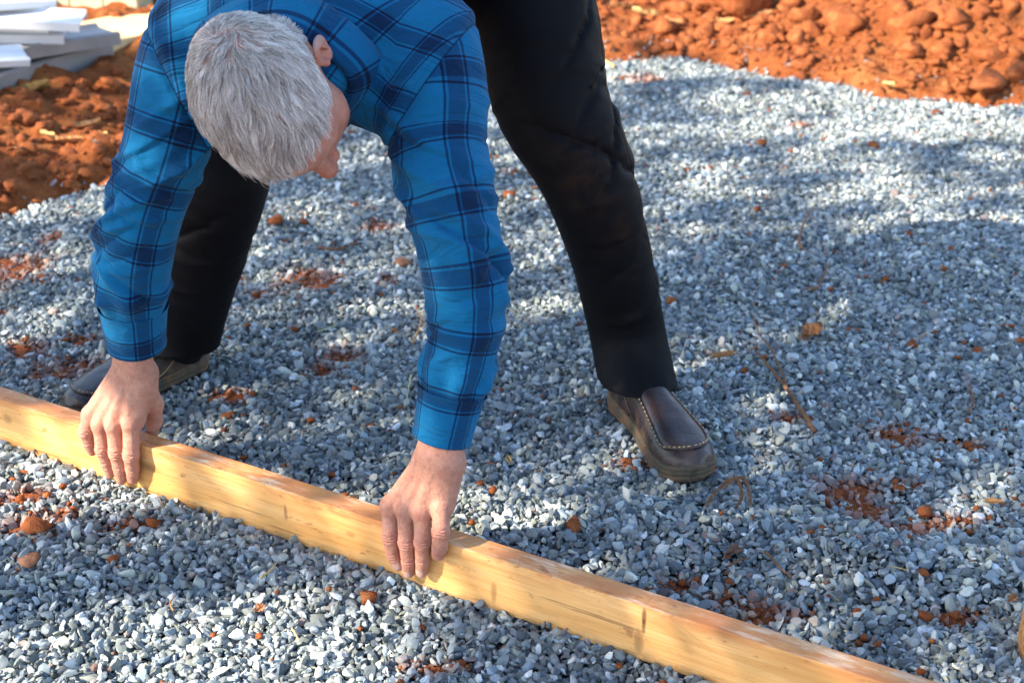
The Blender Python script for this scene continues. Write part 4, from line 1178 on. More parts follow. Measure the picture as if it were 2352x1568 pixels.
# ---- shoes (local: x heel to toe, y across, z up)
def shoe(heel, toe, mirror):
    L = .305
    def half(x):                                                        # half widths to the two sides
        t = x / L
        w_ = np.interp(t, [0, .04, .12, .3, .45, .62, .76, .88, .95, 1.0], [.012, .026, .035, .036, .039, .047, .051, .046, .036, .012])
        return w_
    def mid(x): return mirror * .010 * math.sin(min(1, x / L) * math.pi * .9)
    def hgt(x):
        return np.interp(x / L, [0, .05, .25, .36, .45, .60, .75, .88, .96, 1.0], [.064, .072, .072, .067, .060, .050, .043, .036, .026, .010])
    xs = L * (0.5 - 0.5 * np.cos(np.linspace(0.02, math.pi - .02, 46)))
    ph_ = np.linspace(0, math.pi, 31)
    z0 = .026
    def upper_pt(x, a, off=0.0):
        w_, h_ = half(x) - .001, hgt(x)
        ca, sa = math.cos(a), math.sin(a)
        e = .72
        y = w_ * math.copysign(abs(ca) ** e, ca); z = h_ * abs(sa) ** .80
        n = np.array([0, ca, sa + .15]); n /= np.linalg.norm(n)
        rise = .010 * max(0, (x / L - .78) / .22) ** 2
        return np.array([x, mid(x) + y, z0 + rise + z]) + n * off
    Vu = np.array([upper_pt(x, a) for x in xs for a in ph_])
    k = len(ph_)
    i = np.arange(len(xs) - 1)[:, None] * k + np.arange(k - 1)[None]
    Fq = np.stack([i, i + 1, i + k + 1, i + k], -1).reshape(-1, 4)
    root = obj('shoe', mesh_np('shoe', Vu, Fq[:, ::-1]), M_leather, None, (heel[0], heel[1], .001), (0, 0, math.atan2(toe[1] - heel[1], toe[0] - heel[0])))
    up = root
    # apron over the toe with its raised moccasin seam
    def apron_edge(u):                                                  # u 0..1 round the U, from one side to the other
        if u < .36: t = u / .36; return .085 + (.250 - .085) * t, 0.27 * math.pi + .02 * t - .18 * t * t
        if u > .64: t = (1 - u) / .36; return .085 + (.250 - .085) * t, math.pi - (0.27 * math.pi + .02 * t - .18 * t * t)
        t = (u - .36) / .28
        a0 = 0.27 * math.pi + .02 - .18
        return .250 + .030 * math.sin(math.pi * t) ** .75, a0 + (math.pi - 2 * a0) * t
    path = np.array([upper_pt(*apron_edge(u), .0012) for u in np.linspace(0, 1, 60)])
    tube_obj('moccasin_seam', path, .0032, M_leather, up, 8)
    na, nb = 26, 22
    Va = []
    for q in range(na):
        x = .080 + (.2795 - .080) * q / (na - 1)
        # half angle of the apron at this x
        best = 0.35 * math.pi if x < .250 else 0
        a0 = (0.27 * math.pi + .02 * (x - .085) / .165 - .18 * max(0, (x - .085) / .165) ** 2) if x < .250 else None
        if a0 is None:
            t = math.asin(min(1, ((x - .250) / .030) ** (1 / .75))) / math.pi
            b0 = 0.27 * math.pi + .02 - .18; a0 = b0 + (math.pi - 2 * b0) * t
        for b in range(nb):
            f = b / (nb - 1)
            bul = .0026 * (1 - (2 * f - 1) ** 8)
            cr_ = .0010 * (math.exp(-((x - .195 - .004 * math.sin(f * 9)) / .0022) ** 2) + .8 * math.exp(-((x - .222 + .005 * math.sin(f * 7)) / .002) ** 2))
            Va.append(upper_pt(x, a0 + (math.pi - 2 * a0) * f, bul - cr_))
    i = np.arange(na - 1)[:, None] * nb + np.arange(nb - 1)[None]
    Fq = np.stack([i, i + 1, i + nb + 1, i + nb], -1).reshape(-1, 4)
    obj('apron', mesh_np('apron', np.array(Va), Fq[:, ::-1]), M_leather, up)
    st = []
    for q in range(44):
        u = (q + .5) / 44
        a = upper_pt(*apron_edge(u - .0060), .0048); b = upper_pt(*apron_edge(u + .0060), .0044)
        Vs, Fs, _ = tube_mesh(np.linspace(a, b, 3), .0009, 5); st.append((Vs, Fs))
    Vs, Fs = join_np(st)
    s_o = obj('stitching', mesh_np('stitching', Vs, Fs), M_thread, up); s_o['kind'] = 'stuff'
    # collar strap with two rows of stitches and a side seam
    for (x0, off, r_, mt) in ((.078, .003, .0042, M_leather), (.070, .0046, .0008, M_thread), (.086, .0046, .0008, M_thread)):
        pth = np.array([upper_pt(x0 - .010 * abs(math.cos(a)), a, off) for a in np.linspace(.16 * math.pi, .84 * math.pi, 26)])
        tube_obj('collar_strap' if mt is M_leather else 'collar_stitch', pth, r_, mt, up, 6)
    for sg in (0, 1):
        pth = []
        for t in np.linspace(0, 1, 16):
            x = .02 + .115 * t; a = (.14 + .10 * math.cos(t * 3.0)) * math.pi
            pth.append(upper_pt(x, a if sg == 0 else math.pi - a, .0012))
        tube_obj('side_seam', np.array(pth), .0012, M_thread if sg == 0 else M_leather, up, 5)
    # sole: stacked lips with a waist, toe and heel kicked up
    lv = [(-.001, -.006), (.004, .000), (.010, .0035), (.0145, .0040), (.0160, .0022), (.0175, .0040), (.0235, .0050), (.0250, .0030), (.0265, .0048), (.0310, .0040), (.0330, .0005), (.0320, -.008)]
    nn_ = 90
    prof = []
    for q in range(nn_):
        a = 2 * math.pi * q / nn_
        x = L / 2 + (L / 2 + .003) * math.copysign(abs(math.cos(a)) ** .82, math.cos(a))
        y = half(min(max(x, .0), L)) * (1 if math.sin(a) >= 0 else -1)
        if x < .02: y *= abs(math.sin(a)) ** .3
        prof.append((x, mid(x) + y, math.cos(a), math.sin(a)))
    Vs = []
    for z, o_ in lv:
        for x, y, nx, ny in prof:
            t = x / L
            rise = .012 * max(0, (t - .80) / .20) ** 2 + .006 * max(0, (.12 - t) / .12) ** 2
            top_ = .006 * math.exp(-((t - .05) / .16) ** 2)
            waist = .0030 * math.exp(-((t - .42) / .06) ** 2)
            Vs.append((x + nx * o_, y + ny * (o_ - waist), z + rise + (top_ if z > .02 else 0)))
    Fs = []
    for l in range(len(lv) - 1):
        for q in range(nn_):
            Fs.append((l * nn_ + q, l * nn_ + (q + 1) % nn_, (l + 1) * nn_ + (q + 1) % nn_, (l + 1) * nn_ + q))
    Fs += [tuple(range(nn_))[::-1], tuple((len(lv) - 1) * nn_ + q for q in range(nn_))]
    obj('sole', mesh_np('sole', np.array(Vs), Fs), M_sole, root)
    root.parent = person
    return root
shoe(*FOOT_L, 1)
shoe(*FOOT_R, -1)
# ------------------------------------------------------------------ loose clay between the stones
def ground_at(x, y, lift=0.0):
    """point of the gravel or clay surface seen at picture position x, y"""
    p = at_z(x, y)
    for _ in range(4):
        z = float(gravel_z(np.array([p[0]]), np.array([p[1]]))[0]) if p[1] < edge_y(p[0]) else float(mound_z(np.array([p[0]]), np.array([p[1]]))[0])
        p = at_z(x, y, z)
    return np.array([p[0], p[1], z + lift])
cr = np.random.default_rng(55)
bits = []
CRUMBS = []
for k in range(48):
    V, F = chipped(700 + k, ICO1 if k % 2 else ICO2, 7, 40.0, .12)
    CRUMBS.append((V * (1 + .34 * vnoise(V * 2.3 + k, k) + .14 * vnoise(V * 6 + k, k + 1))[:, None], F))
def crumb(c, r_, seed):
    big = r_ > .009
    V, F = CRUMBS[(seed * 2 + (0 if big else 1)) % 48]
    sc = np.array([1, cr.uniform(.7, 1.1), cr.uniform(.5, .85)]) * r_
    a = cr.uniform(0, 6.28); Rz = np.array([[math.cos(a), -math.sin(a), 0], [math.sin(a), math.cos(a), 0], [0, 0, 1]])
    return (V * sc) @ Rz.T + c, F
def strew(x, y, r_, zf, lift):
    z = zf(x, y)
    return join_np([crumb(np.array([a, b, c + l]), float(q), int(cr.integers(900))) for a, b, c, l, q in zip(x, y, z, np.broadcast_to(lift, x.shape), r_)])
def off_beam(x, y):
    a, b = beam_ab(x, y); return ~((b > -BEAM_W - .01) & (b < .01))
k = cr.integers(len(PG), size=1100)                                     # crumbs gathered in the clay patches
x = PG[k, 0] + cr.normal(0, .85, 1100) * PG[k, 2]; y = PG[k, 1] + cr.normal(0, .85, 1100) * np.maximum(PG[k, 3], .015)
o_ = off_beam(x, y); x, y = x[o_], y[o_]
b1 = strew(x, y, np.clip(cr.lognormal(math.log(.0026), .55, len(x)), .001, .008), gravel_z, .0015)
y = cr.uniform(1.2, 4.3, 600); x = cr.uniform(-.40, .40, 600) * (y + .4) + .05   # strays over the whole bed
o_ = off_beam(x, y) & (y < edge_y(x)); x, y = x[o_], y[o_]
b2 = strew(x, y, np.clip(cr.lognormal(math.log(.0050), .4, len(x)), .002, .012), gravel_z, .006)
V, F = join_np([b1, b2])
tag(obj('clay_crumbs', mesh_np('clay_crumbs', V, F), M_clay), 'small red clay crumbs strewn over the gravel', 'clay', kind='stuff')
x = cr.uniform(-2.3, 2.9, 12000); y = edge_y(x) + np.abs(cr.normal(0, 1, 12000)) * .9 + .01      # broken clay on the bare ground behind
o_ = y < 6.6; x, y = x[o_], y[o_]
big = (x > .5) & (y > edge_y(x) + .3)
r_ = np.clip(cr.lognormal(0, .75, len(x)) * np.where(big, .0075, .006), .002, np.where(big, .045, .022))
V, F = strew(x, y, r_, mound_z, r_ * .15)
tag(obj('clay_rubble', mesh_np('clay_rubble', V, F), M_clay), 'broken red clay rubble on the bare soil behind the gravel', 'clay', kind='stuff')

def clod(x, y, w_px, label, seed, mat=M_clay, flat=.75, group=None, sink=.15, elong=1.0):
    c = ground_at(x, y)
    dep = (c - CPOS) @ CFWD
    r_ = w_px / 2 * dep / FD
    V, F = ICO3 if r_ > .02 else ICO2
    rad = 1 + .26 * fbm(V * 1.25 + seed, 3, seed) + .17 * fbm(V * 3.6, 4, seed + 3, .6)
    P = V * rad[:, None]
    N = np.random.default_rng(seed).normal(size=(7, 3)); N /= np.linalg.norm(N, axis=1)[:, None]
    for nn_ in N:                                                       # broken facets
        e = P @ nn_ - .66; P = P - np.maximum(e, 0)[:, None] * nn_ * .88
    P = P * np.array([elong, 1.0, flat]) * r_
    o = obj('clay_clod', mesh_np('clay_clod', P, F), mat, None, (c[0], c[1], c[2] + r_ * flat * (1 - sink)), (0, 0, seed * 1.7))
    tag(o, label, 'clod', group)
    return o
clod(1692, 40, 150, 'big rounded red clay boulder at the top edge beside bare trampled soil', 3, flat=.85)
clod(1935, 90, 110, 'lumpy red clay clod left of the flat slab on the rubble heap', 5)
clod(2030, 60, 96, 'red clay clod high in the middle of the rubble heap', 6)
clod(2205, 112, 140, 'flat tilted red clay slab on the rubble heap near the corner', 8, flat=.55, elong=1.15)
clod(2310, 60, 120, 'dark red clay clod at the top right corner of the heap', 11)
clod(2335, 190, 70, 'red clay clod at the right edge above the gravel', 12)
clod(2110, 20, 120, 'broad red clay clod cut by the top edge of the picture', 14)
clod(1860, 30, 80, 'small red clay clod at the top left of the rubble heap', 15)
clod(2080, 150, 54, 'small rounded red clay clod below the flat slab', 16)
clod(1985, 155, 60, 'red clay clod low on the heap, just above the gravel edge', 17)
clod(2270, 205, 90, 'long pale orange clay lump lying just above the gravel edge', 19, flat=.5, elong=1.5)
clod(1765, 100, 44, 'small clay clod in front of the big boulder', 22)
clod(1830, 105, 60, 'squat red clay clod at the lower left of the rubble heap', 61)
clod(2140, 75, 80, 'red clay clod left above the flat slab', 62)
clod(2255, 20, 90, 'red clay clod at the top edge left of the corner', 63)
clod(2010, 110, 50, 'small clay clod between the two larger ones on the heap', 64)
clod(2300, 130, 60, 'red clay clod right of the flat slab', 65)
clod(1620, 25, 60, 'red clay clod at the top edge left of the boulder', 66)
clod(60, 300, 70, 'low red clay clod in the sun at the left edge', 67)
clod(130, 400, 50, 'low red clay clod just above the left gravel', 68)
clod(30, 440, 44, 'red clay clod at the left edge above the gravel', 69)
clod(636, 516, 36, 'orange clay lump on gravel between the legs, larger of the pair', 31)
clod(699, 516, 22, 'orange clay lump on gravel between the legs, smaller of the pair', 32)
clod(1170, 455, 30, 'clay lump on gravel between his sleeve and the black trouser leg', 33)
clod(1133, 1132, 24, 'small round brown clay ball right of the gripping hand', 34, flat=.95)
clod(925, 608, 46, 'flat pale pinkish clay flake beside the sleeve at the right', 35, M_claypale, .35, sink=.05)
clod(72, 1290, 58, 'flat brick red clay flake near the bottom left of the picture', 36, M_claypale, .28, sink=.0)
clod(2068, 1128, 26, 'round clay lump beyond the red clay patch at the far right', 37)
clod(262, 1290, 30, 'red clay lump below the beam near the left edge', 38)
clod(352, 1210, 34, 'crumbly red clay lump just below the beam left of the sunlit stretch', 39)
clod(1748, 335, 24, 'small orange clay lump on the far gravel behind the trouser leg', 40)
clod(2245, 812, 26, 'brown clay lump on gravel near the right edge, alone', 41)
clod(85, 1218, 66, 'crumbly dark red clay heap at the left edge below the beam', 42, flat=.5)

# ------------------------------------------------------------------ twigs, leaves, chips, straws
def path3(px, lifts):
    return np.array([ground_at(x, y, l) for (x, y), l in zip(px, lifts)])
def wavy(P, n, amp, seed):
    S = spline(P, n)
    k = np.arange(n)[:, None] * np.array([[.55, .6, .5]])
    return S + amp * np.stack([vnoise(k + seed + 11 * j, seed + j) for j in range(3)], -1)
tw = empty('forked_twig', tuple(ground_at(1868, 995)))
tw_inv = Matrix.Translation(-Vector(tw.location))
def child_tube(name, P, rad, mat, root):
    o = tube_obj(name, np.asarray(P) - np.array(root.location), rad, mat, root, 7); return o
child_tube('stem', wavy(path3([(1868, 996), (1830, 940), (1790, 890), (1762, 862), (1735, 835)], [.006, .012, .016, .020, .026]), 26, .0016, 3), np.linspace(.0048, .0022, 26), M_twig, tw)
child_tube('side_shoot', wavy(path3([(1808, 912), (1795, 880), (1772, 838), (1745, 800), (1726, 765)], [.014, .022, .028, .030, .034]), 26, .0020, 7), np.linspace(.0024, .0012, 26), M_twig, tw)
tag(tw, 'thin brown forked twig lying on the gravel right of the shoe', 'twig')
def single_twig(name, px, lifts, r0, r1, label, cat='twig', mat=None, amp=.0012, seed=1, ell=None):
    P = wavy(path3(px, lifts), 22, amp, seed); c = P[0].copy()
    o = tube_obj(name, P - c, np.linspace(r0, r1, 22), mat or M_twig, None, 6, ell); o.location = tuple(c)
    tag(o, label, cat); return o
single_twig('twig', [(1840, 578), (1835, 560), (1846, 530), (1858, 515)], [.006, .012, .022, .034], .0040, .0018, 'short bent brown twig sticking up from the far gravel', seed=4)
single_twig('twig', [(1850, 668), (1878, 668), (1890, 650), (1902, 628)], [.005, .008, .018, .028], .0034, .0014, 'small hooked twig on gravel below the upright bent one', seed=6)
single_twig('twig', [(1757, 1282), (1785, 1312), (1818, 1338)], [.012, .012, .008], .0022, .0012, 'short thin twig lying behind the beam, below the root tuft', seed=9)
single_twig('twig', [(1670, 1312), (1700, 1300), (1722, 1292)], [.009, .011, .010], .0018, .0010, 'tiny straight twig beside the brown leaf behind the beam', seed=12)
single_twig('bark_strip', [(945, 800), (958, 778), (968, 752), (962, 738)], [.008, .012, .018, .022], .0040, .0022, 'narrow curled bark strip standing beside the right sleeve', 'bark', M_chip, .0015, 14, .4)
single_twig('bark_strip', [(730, 578), (770, 582), (800, 575), (822, 568)], [.009, .010, .010, .012], .0040, .0024, 'flat brown bark strip lying on gravel between the legs', 'bark', M_twig, .0015, 17, .4)
single_twig('bark_strip', [(2222, 958), (2232, 935), (2222, 905)], [.006, .014, .022], .0055, .0035, 'upright splinter of bark on gravel near the right edge', 'bark', M_twig, .0020, 19, .4)
single_twig('wood_splinter', [(672, 1458), (680, 1474), (689, 1488)], [.012, .014, .012], .0022, .0010, 'tiny bright orange wood splinter on the near gravel', 'splinter', M_straw, .0006, 21, .6)
single_twig('wood_splinter', [(1368, 140), (1385, 152), (1410, 164)], [.02, .02, .015], .0090, .0050, 'yellow wood splinter at the far gravel edge beside the trouser leg', 'splinter', M_straw, .001, 22, .6)
single_twig('straw', [(945, 895), (938, 920), (930, 945)], [.030, .018, .008], .0026, .0012, 'pale green straw tip leaning near the right cuff', 'straw', M_pale_straw, .0008, 23, .5)
single_twig('straw', [(730, 772), (752, 765), (776, 757)], [.010, .011, .012], .0016, .0010, 'thin yellow green straw lying on gravel between the legs', 'straw', M_pale_straw, .0004, 24, .5)
single_twig('straw', [(600, 1340), (622, 1326), (640, 1308)], [.010, .013, .015], .0026, .0010, 'pale split straw on gravel in front of the beam', 'straw', M_straw, .0008, 25, .5)
single_twig('straw', [(400, 1415), (393, 1400), (408, 1385)], [.010, .012, .016], .0024, .0012, 'short brown straw on gravel in front of the beam, left of the clay bit', 'straw', M_chip, .0010, 26, .5)
single_twig('straw', [(2040, 1312), (2060, 1316), (2085, 1322)], [.010, .010, .010], .0010, .0008, 'hair thin pale straw on gravel below the red clay patch', 'straw', M_straw, .0005, 27)
# fibrous root tuft
rt = empty('root_tuft', tuple(ground_at(1685, 1150)))
for k, (px, lf) in enumerate([([(1618, 1180), (1635, 1160), (1668, 1142), (1700, 1136)], [.006, .018, .030, .034]), ([(1700, 1136), (1715, 1150), (1722, 1175), (1730, 1200)], [.034, .028, .016, .006]),
                              ([(1690, 1136), (1702, 1160), (1690, 1178)], [.032, .020, .008]), ([(1660, 1150), (1690, 1138), (1712, 1142)], [.024, .034, .030])]):
    for j in range(4):
        P = wavy(path3(px, lf), 20, .0030, 40 + k * 5 + j)
        child_tube('root_fibre', P, np.linspace(.0017, .0010, 20), M_twig, rt)
tag(rt, 'arched fibrous brown root tuft on the gravel below the shoe', 'root')
def leaf(x, y, len_px, wid, ang, label, seed, mat=M_leaf, curl=.25, lift=.012, tilt=.2):
    c = ground_at(x, y, lift); dep = (c - CPOS) @ CFWD; L = len_px * dep / FD
    r = np.random.default_rng(seed)
    nu, nv = 15, 9
    V = []
    for th_off in (0.0, -.0010):
        for i in range(nu):
            u = i / (nu - 1)
            w_ = wid * L * (math.sin(math.pi * min(1, u * .96 + .02)) ** .75) * (1 + .22 * math.sin(u * 23 + seed) * (u > .1)) + .0006
            for j in range(nv):
                v = j / (nv - 1) * 2 - 1
                z = curl * L * (.55 * abs(v) ** 1.6 + .5 * (u - .45) ** 2) + .05 * L * vnoise(np.array([[u * 4, v * 3, seed]], np.float32), seed)[0]
                V.append(((u - .5) * L, v * w_, z + th_off))
    def g(l, i, j): return l * nu * nv + i * nv + j
    F = []
    for i in range(nu - 1):
        for j in range(nv - 1):
            F.append((g(0, i, j), g(0, i + 1, j), g(0, i + 1, j + 1), g(0, i, j + 1))); F.append((g(1, i, j), g(1, i, j + 1), g(1, i + 1, j + 1), g(1, i + 1, j)))
    for i in range(nu - 1):
        F.append((g(0, i, 0), g(1, i, 0), g(1, i + 1, 0), g(0, i + 1, 0))); F.append((g(0, i, nv - 1), g(0, i + 1, nv - 1), g(1, i + 1, nv - 1), g(1, i, nv - 1)))
    o = obj('dry_leaf', mesh_np('dry_leaf', np.array(V), F), mat, None, tuple(c), (tilt, -tilt * .6, ang))
    rib = tube_obj('midrib', np.array([((u - .5) * L, 0, curl * L * .5 * (u - .45) ** 2 + .0008) for u in np.linspace(-.12, 1, 10)]), np.linspace(.0010, .0005, 10), M_twig, o, 5)
    tag(o, label, 'leaf'); return o
leaf(1862, 775, 56, .34, .5, 'crumpled rust brown dry leaf on gravel right of the trouser leg', 2, curl=.5, lift=.008)
leaf(1688, 1278, 48, .30, .45, 'smooth dark brown dry leaf lying just behind the beam', 5, simple('dark_dry_leaf', (.13, .07, .045), .6, .35, 60, .4), curl=.2)
leaf(1660, 832, 52, .17, .12, 'narrow tan dry leaf on gravel beside the trouser hem', 7, M_chip, .3)
leaf(1168, 1070, 26, .22, 1.9, 'tiny pale tan dry leaf right of the gripping hand', 9, M_straw, .3)
leaf(808, 1172 - 8, 34, .32, .8, 'grey brown dry leaf lying against the back of the beam', 11, simple('grey_dry_leaf', (.16, .11, .075), .7, .3, 60, .4), .25)
leaf(2280, 1168, 38, .20, -.3, 'small tan leaf on gravel near the right edge', 13, M_chip, .3)
leaf(2322, 1390, 30, .3, .6, 'brown leaf scrap on gravel low at the right edge', 15)
leaf(598, 1412, 26, .42, .9, 'small reddish leaf scrap in front of the beam', 17, M_claypale)
# litter on the bare clay
def chips_on_clay():
    r = np.random.default_rng(77)
    k = 0
    spots = [(160, 335, 60), (110, 320, 40), (70, 390, 30), (205, 300, 60), (230, 322, 46), (40, 355, 36), (1545, 60, 46), (1480, 40, 60), (1900, 172, 60), (2160, 140, 50), (2040, 205, 44), (1590, 95, 30),
             (1660, 62, 60), (1960, 140, 40), (1430, 25, 60), (2330, 30, 60), (1820, 160, 40), (1740, 50, 70)]
    names = ['pale leaf scrap in the sunny soil beside the sleeve', 'dull leaf scrap left of the pale one beside the sleeve', 'brown leaf scrap lowest on the soil at the far left', 'brown leaf scrap nearest the upper sleeve',
             'yellow straw leaf nearest the sleeve above the gravel', 'rusty leaf scrap close to the left edge', 'tan leaf scrap between trouser leg and clay boulder', 'yellow leaf scrap at the top beside the trouser leg',
             'rusty leaf scrap on the heap above the gravel edge', 'tan leaf scrap below the flat clay slab', 'yellow leaf scrap at the gravel edge right of centre', 'rusty leaf scrap just behind the gravel left of the boulder',
             'tan leaf scrap lying against the clay boulder', 'yellow leaf scrap on the heap left of the flat slab', 'rusty leaf scrap hard against the trouser leg at the top', 'tan leaf scrap in the top right corner', 'yellow leaf scrap at the foot of the heap',
             'rusty leaf scrap right of the clay boulder']
    for x, y, l in spots:
        m_ = (M_chip, M_straw, M_leaf)[k % 3]
        o = leaf(x, y, l, .12 + .16 * r.random(), r.uniform(-1.2, 1.2), names[k], 100 + k, m_, .3, .012, r.uniform(-.3, .3))
        o['group'] = 'leaf scraps on the bare soil'; k += 1
chips_on_clay()
leaf(75, 250 - 32, 84, .22, .25, 'large yellow brown dry leaf on dark soil beneath the grey vinyl trim', 201, simple('ochre_leaf', (.30, .17, .045), .6, .35, 40, .3), .3)

# ------------------------------------------------------------------ building material at the far left
def profile_strip(name, a, b, width, height, mat, label, cat='trim', lip=.012, roll=0.0, group=None):
    """vinyl trim board with a folded lip on both edges, from a to b"""
    a, b = np.asarray(a, float), np.asarray(b, float)
    L = np.linalg.norm(b - a); d = (b - a) / L
    prof = [(-width / 2, -height), (-width / 2, 0), (-width / 2 + lip, .004), (-width / 2 + lip * 1.6, -.004), (width / 2 - lip * 2.4, -.004), (width / 2 - lip, .006), (width / 2, 0), (width / 2, -height), (width / 2 - .004, -height), (width / 2 - .004, -.008), (-width / 2 + .004, -.008), (-width / 2 + .004, -height)]
    prof = np.array(prof); k = len(prof)
    n = 14
    V = []
    for i in range(n):
        u = i / (n - 1)
        sag = .004 * math.sin(u * 3.1)
        V.append(np.column_stack([np.full(k, u * L), prof[:, 0], prof[:, 1] + sag]))
    V = np.concatenate(V)
    F = [(i * k + j, i * k + (j + 1) % k, (i + 1) * k + (j + 1) % k, (i + 1) * k + j) for i in range(n - 1) for j in range(k)]
    F += [tuple(range(k))[::-1], tuple((n - 1) * k + j for j in range(k))]
    me = mesh_np(name, V, F, False)
    o = obj(name, me, mat, None, tuple(a), (roll, -math.asin(np.clip(d[2], -1, 1)), math.atan2(d[1], d[0])))
    tag(o, label, cat, group); return o
def gp(x, y, z): return at_z(x, y, z)
profile_strip('vinyl_trim', gp(-330, 262, .10), gp(222, 84, .10), .13, .085, M_grey, 'long grey vinyl trim board lying lowest on the red soil', roll=.10)
profile_strip('vinyl_trim', gp(-260, 150, .16), gp(246, 66, .14), .15, .035, M_grey, 'grey vinyl trim board overlapping the lowest one', roll=.02)
profile_strip('vinyl_trim', gp(-330, 66, .20), gp(152, 66, .18), .13, .026, M_white, 'white vinyl trim with bright lip in the middle of the pile', roll=.10)
profile_strip('vinyl_trim', gp(-330, 46, .225), gp(120, 54, .205), .12, .018, M_white, 'thin white vinyl strip sandwiched in the middle of the pile', roll=-.05)
profile_strip('vinyl_trim', gp(-250, 26, .255), gp(190, 40, .225), .14, .024, M_white, 'long white vinyl trim with square end, upper part of the pile', roll=.05)
profile_strip('vinyl_trim', gp(-200, 8, .29), gp(112, -16, .27), .13, .022, M_white, 'topmost white vinyl trim cut by the top edge', roll=.16)
profile_strip('vinyl_trim', gp(-180, 138, .19), gp(58, 120, .17), .09, .02, M_white, 'short white vinyl offcut at the left edge of the pile', roll=.30)
def box(name, c, size, rz, mat, label=None, cat=None, bev=.006, parent=None, group=None):
    import bmesh
    bm = bmesh.new(); bmesh.ops.create_cube(bm, size=1.0)
    bmesh.ops.scale(bm, vec=size, verts=bm.verts)
    bmesh.ops.bevel(bm, geom=bm.edges[:], offset=bev, segments=2, affect='EDGES', profile=.6)
    me = bpy.data.meshes.new(name); bm.to_mesh(me); bm.free()
    o = obj(name, me, mat, parent, tuple(c), (0, 0, rz))
    if label: tag(o, label, cat, group)
    return o
pa, pb = gp(190, 108, .065), gp(352, 74, .065)                          # near edge of the plank's upper face
pdir = (pb - pa) / np.linalg.norm(pb - pa); pnor = np.array([-pdir[1], pdir[0], 0]); pl = 1.5
pc = pa + pdir * pl / 2 + pnor * .15
box('pine_plank', (pc[0], pc[1], .042), (pl, .30, .045), math.atan2(pdir[1], pdir[0]), M_plank, 'wide pale pine plank lying on the soil behind the man', 'plank', .004)
be, bw_ = gp(318, 33, .03), gp(104, 23, .03)                            # right and left end of the lowest course
bdir = (bw_ - be) / np.linalg.norm(bw_ - be); bnor = np.array([bdir[1], -bdir[0], 0]); bnor = bnor if bnor[1] > 0 else -bnor
nm = ['rightmost', 'second from right', 'third from right', 'fourth from right']
for row in range(3):
    for i in range(4):
        p_ = be + bdir * (.066 + .130 * i - (.05 if row % 2 else 0)) + bnor * .07 + np.array([0, 0, .030 + .058 * row])
        box('concrete_block', p_, (.126, .13, .055), math.atan2(bdir[1], bdir[0]), M_block,
            '%s cream block in the %s course of the stack behind the plank' % (nm[i], ('bottom', 'middle', 'top')[row]), 'block', .005, None, 'cream blocks stacked behind the plank')
# stake just inside the right edge
s0 = at_z(2352, 1480)
box('wooden_stake', (s0[0] - .006, s0[1] - .02, .02), (.016, .040, .10), -.12, M_chip, 'weathered wooden stake cut by the right edge of the picture', 'stake', .003)

# ------------------------------------------------------------------ unseen tree at the left, its crown shaped to dapple the ground
sunny = []                                                              # gaps left in the crown so that sun falls on these ground spots
def gap(x, y, rx, ry, s=1.0):
    c = at_z(x, y)[:2]; sunny.append((c[0], c[1], np.hypot(*(at_z(x + rx, y)[:2] - c)), .5 * abs(at_z(x, y - ry)[1] - at_z(x, y + ry)[1]), s))
gap(200, 1545, 1100, 165); gap(950, 1640, 560, 170); gap(-200, 1540, 600, 180)
gap(120, 1120, 330, 75); gap(500, 1090, 200, 75); gap(-150, 1080, 250, 90); gap(560, 1010, 90, 50, .30)
gap(1230, 1195, 230, 62, .75); gap(1500, 1230, 160, 30, .4); gap(1950, 1290, 300, 22, .25)
gap(840, 800, 170, 60, .25); gap(150, 720, 220, 50, .4); gap(700, 900, 140, 40, .15); gap(1650, 840, 140, 50, .4); gap(1560, 700, 90, 60, .3)
gap(130, 480, 300, 32); gap(100, 340, 420, 66); gap(250, 205, 120, 18); gap(60, 90, 500, 60); gap(250, 60, 260, 60); gap(250, 10, 800, 75)
gap(1500, 160, 460, 40); gap(1950, 230, 480, 26); gap(2250, 290, 420, 30); gap(1500, 60, 600, 80); gap(2050, 130, 520, 85); gap(2250, 60, 420, 90)
gap(1270, 330, 220, 44, .8); gap(1600, 430, 220, 30, .5); gap(900, 340, 170, 34, .35); gap(2150, 420, 260, 26, .4); gap(1700, 560, 200, 34, .3); gap(2100, 690, 220, 40, .35); gap(1950, 850, 260, 60, .35); gap(1750, 1000, 260, 60, .30); gap(2150, 1100, 260, 60, .30)
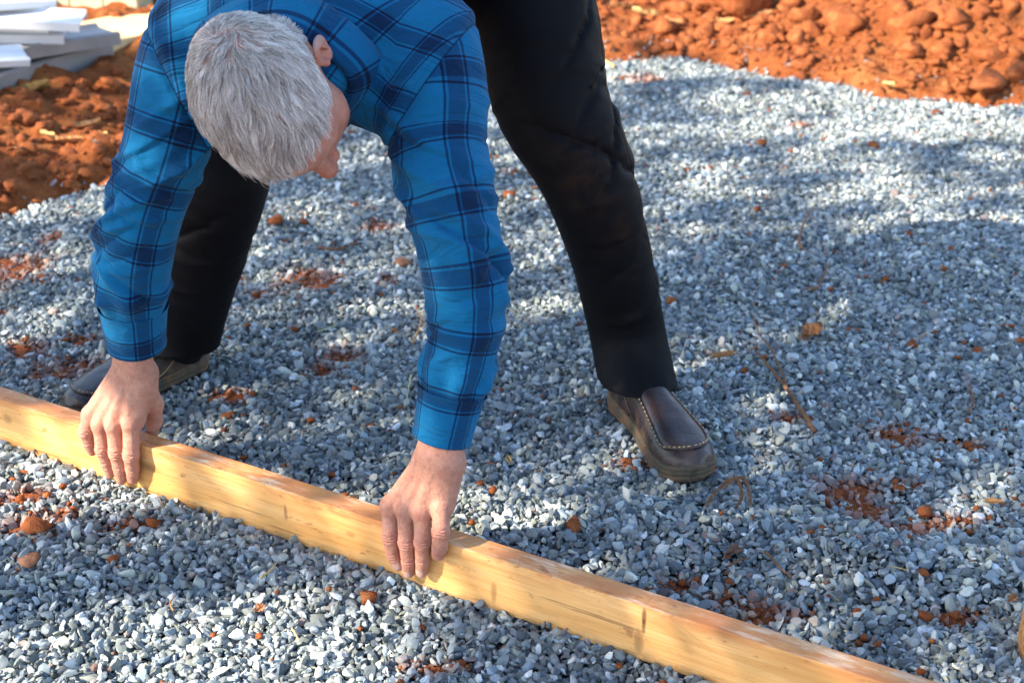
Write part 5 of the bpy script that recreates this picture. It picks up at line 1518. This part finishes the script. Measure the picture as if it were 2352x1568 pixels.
def sun_f(x, y):
    p = np.stack([x, y, np.zeros_like(x)], -1)
    n = .35 * vnoise(p * 5, 201) + .22 * vnoise(p * 12, 202)
    f = np.clip(.12 * (1 + 1.1 * n) + .20 * np.clip((y - 2.2) / 1.2, 0, 1) * (1 + 1.6 * n), .05, 1)
    for cx, cy, rx, ry, s in sunny:
        q = np.hypot((x - cx) / rx, (y - cy) / ry)
        f = np.maximum(f, s * np.clip((1.12 - q + n) * 3.0, 0, 1))
    f = np.maximum(f, np.clip((y - 5.2) / .4, 0, 1))
    return f
tr = np.random.default_rng(99)
nleaf = 60000
lx = tr.uniform(-2.4, 5.2, nleaf); ly = tr.uniform(.9, 6.0, nleaf)
keep = tr.random(nleaf) < np.clip(-np.log(np.maximum(sun_f(lx, ly), .002)) / 6.0, 0, 1)
lx, ly = lx[keep], ly[keep]; nleaf = len(lx)
tt = tr.uniform(5.2, 8.6, nleaf)
cen = np.stack([lx, ly, lx * 0], -1) + LDIR * tt[:, None]
ld = tr.normal(size=(nleaf, 3)) * .8 + LDIR; ld /= np.linalg.norm(ld, axis=1)[:, None]
rf = tr.normal(size=(nleaf, 3)); e1 = np.cross(ld, rf); e1 /= np.linalg.norm(e1, axis=1)[:, None]; e2 = np.cross(ld, e1)
sz = tr.uniform(.028, .050, nleaf)[:, None]
LV = np.stack([cen - e1 * sz * 1.5, cen - e2 * sz * .75 + ld * sz * .12, cen + e1 * sz * 1.5, cen + e2 * sz * .75 + ld * sz * .12], 1).reshape(-1, 3)
LF = np.arange(nleaf * 4).reshape(-1, 4)
trunk_b = np.array([-6.2, -2.6, 0.0]); hub = cen.mean(0)
tree = empty('shade_tree', tuple(trunk_b))
crown = obj('crown', mesh_np('crown', LV - trunk_b, LF, False), M_foliage, tree); crown['kind'] = 'stuff'
tube_obj('trunk', spline(np.array([[0, 0, -.1], [.05, .1, 1.2], [.0, .3, 2.4], hub - trunk_b + np.array([0, 0, -.2])]), 24), np.linspace(.20, .05, 24), M_bark, tree, 12)
for k in range(9):
    e = cen[tr.integers(nleaf)] - trunk_b
    s_ = np.array([0, .3, 2.2 + .12 * k])
    tube_obj('limb', spline(np.array([s_, s_ * .55 + e * .45 + np.array([0, 0, .15]), e]), 14), np.linspace(.055, .010, 14), M_bark, tree, 7)
tag(tree, 'unseen leafy tree left of the view, its crown shaped to dapple the gravel', 'tree')
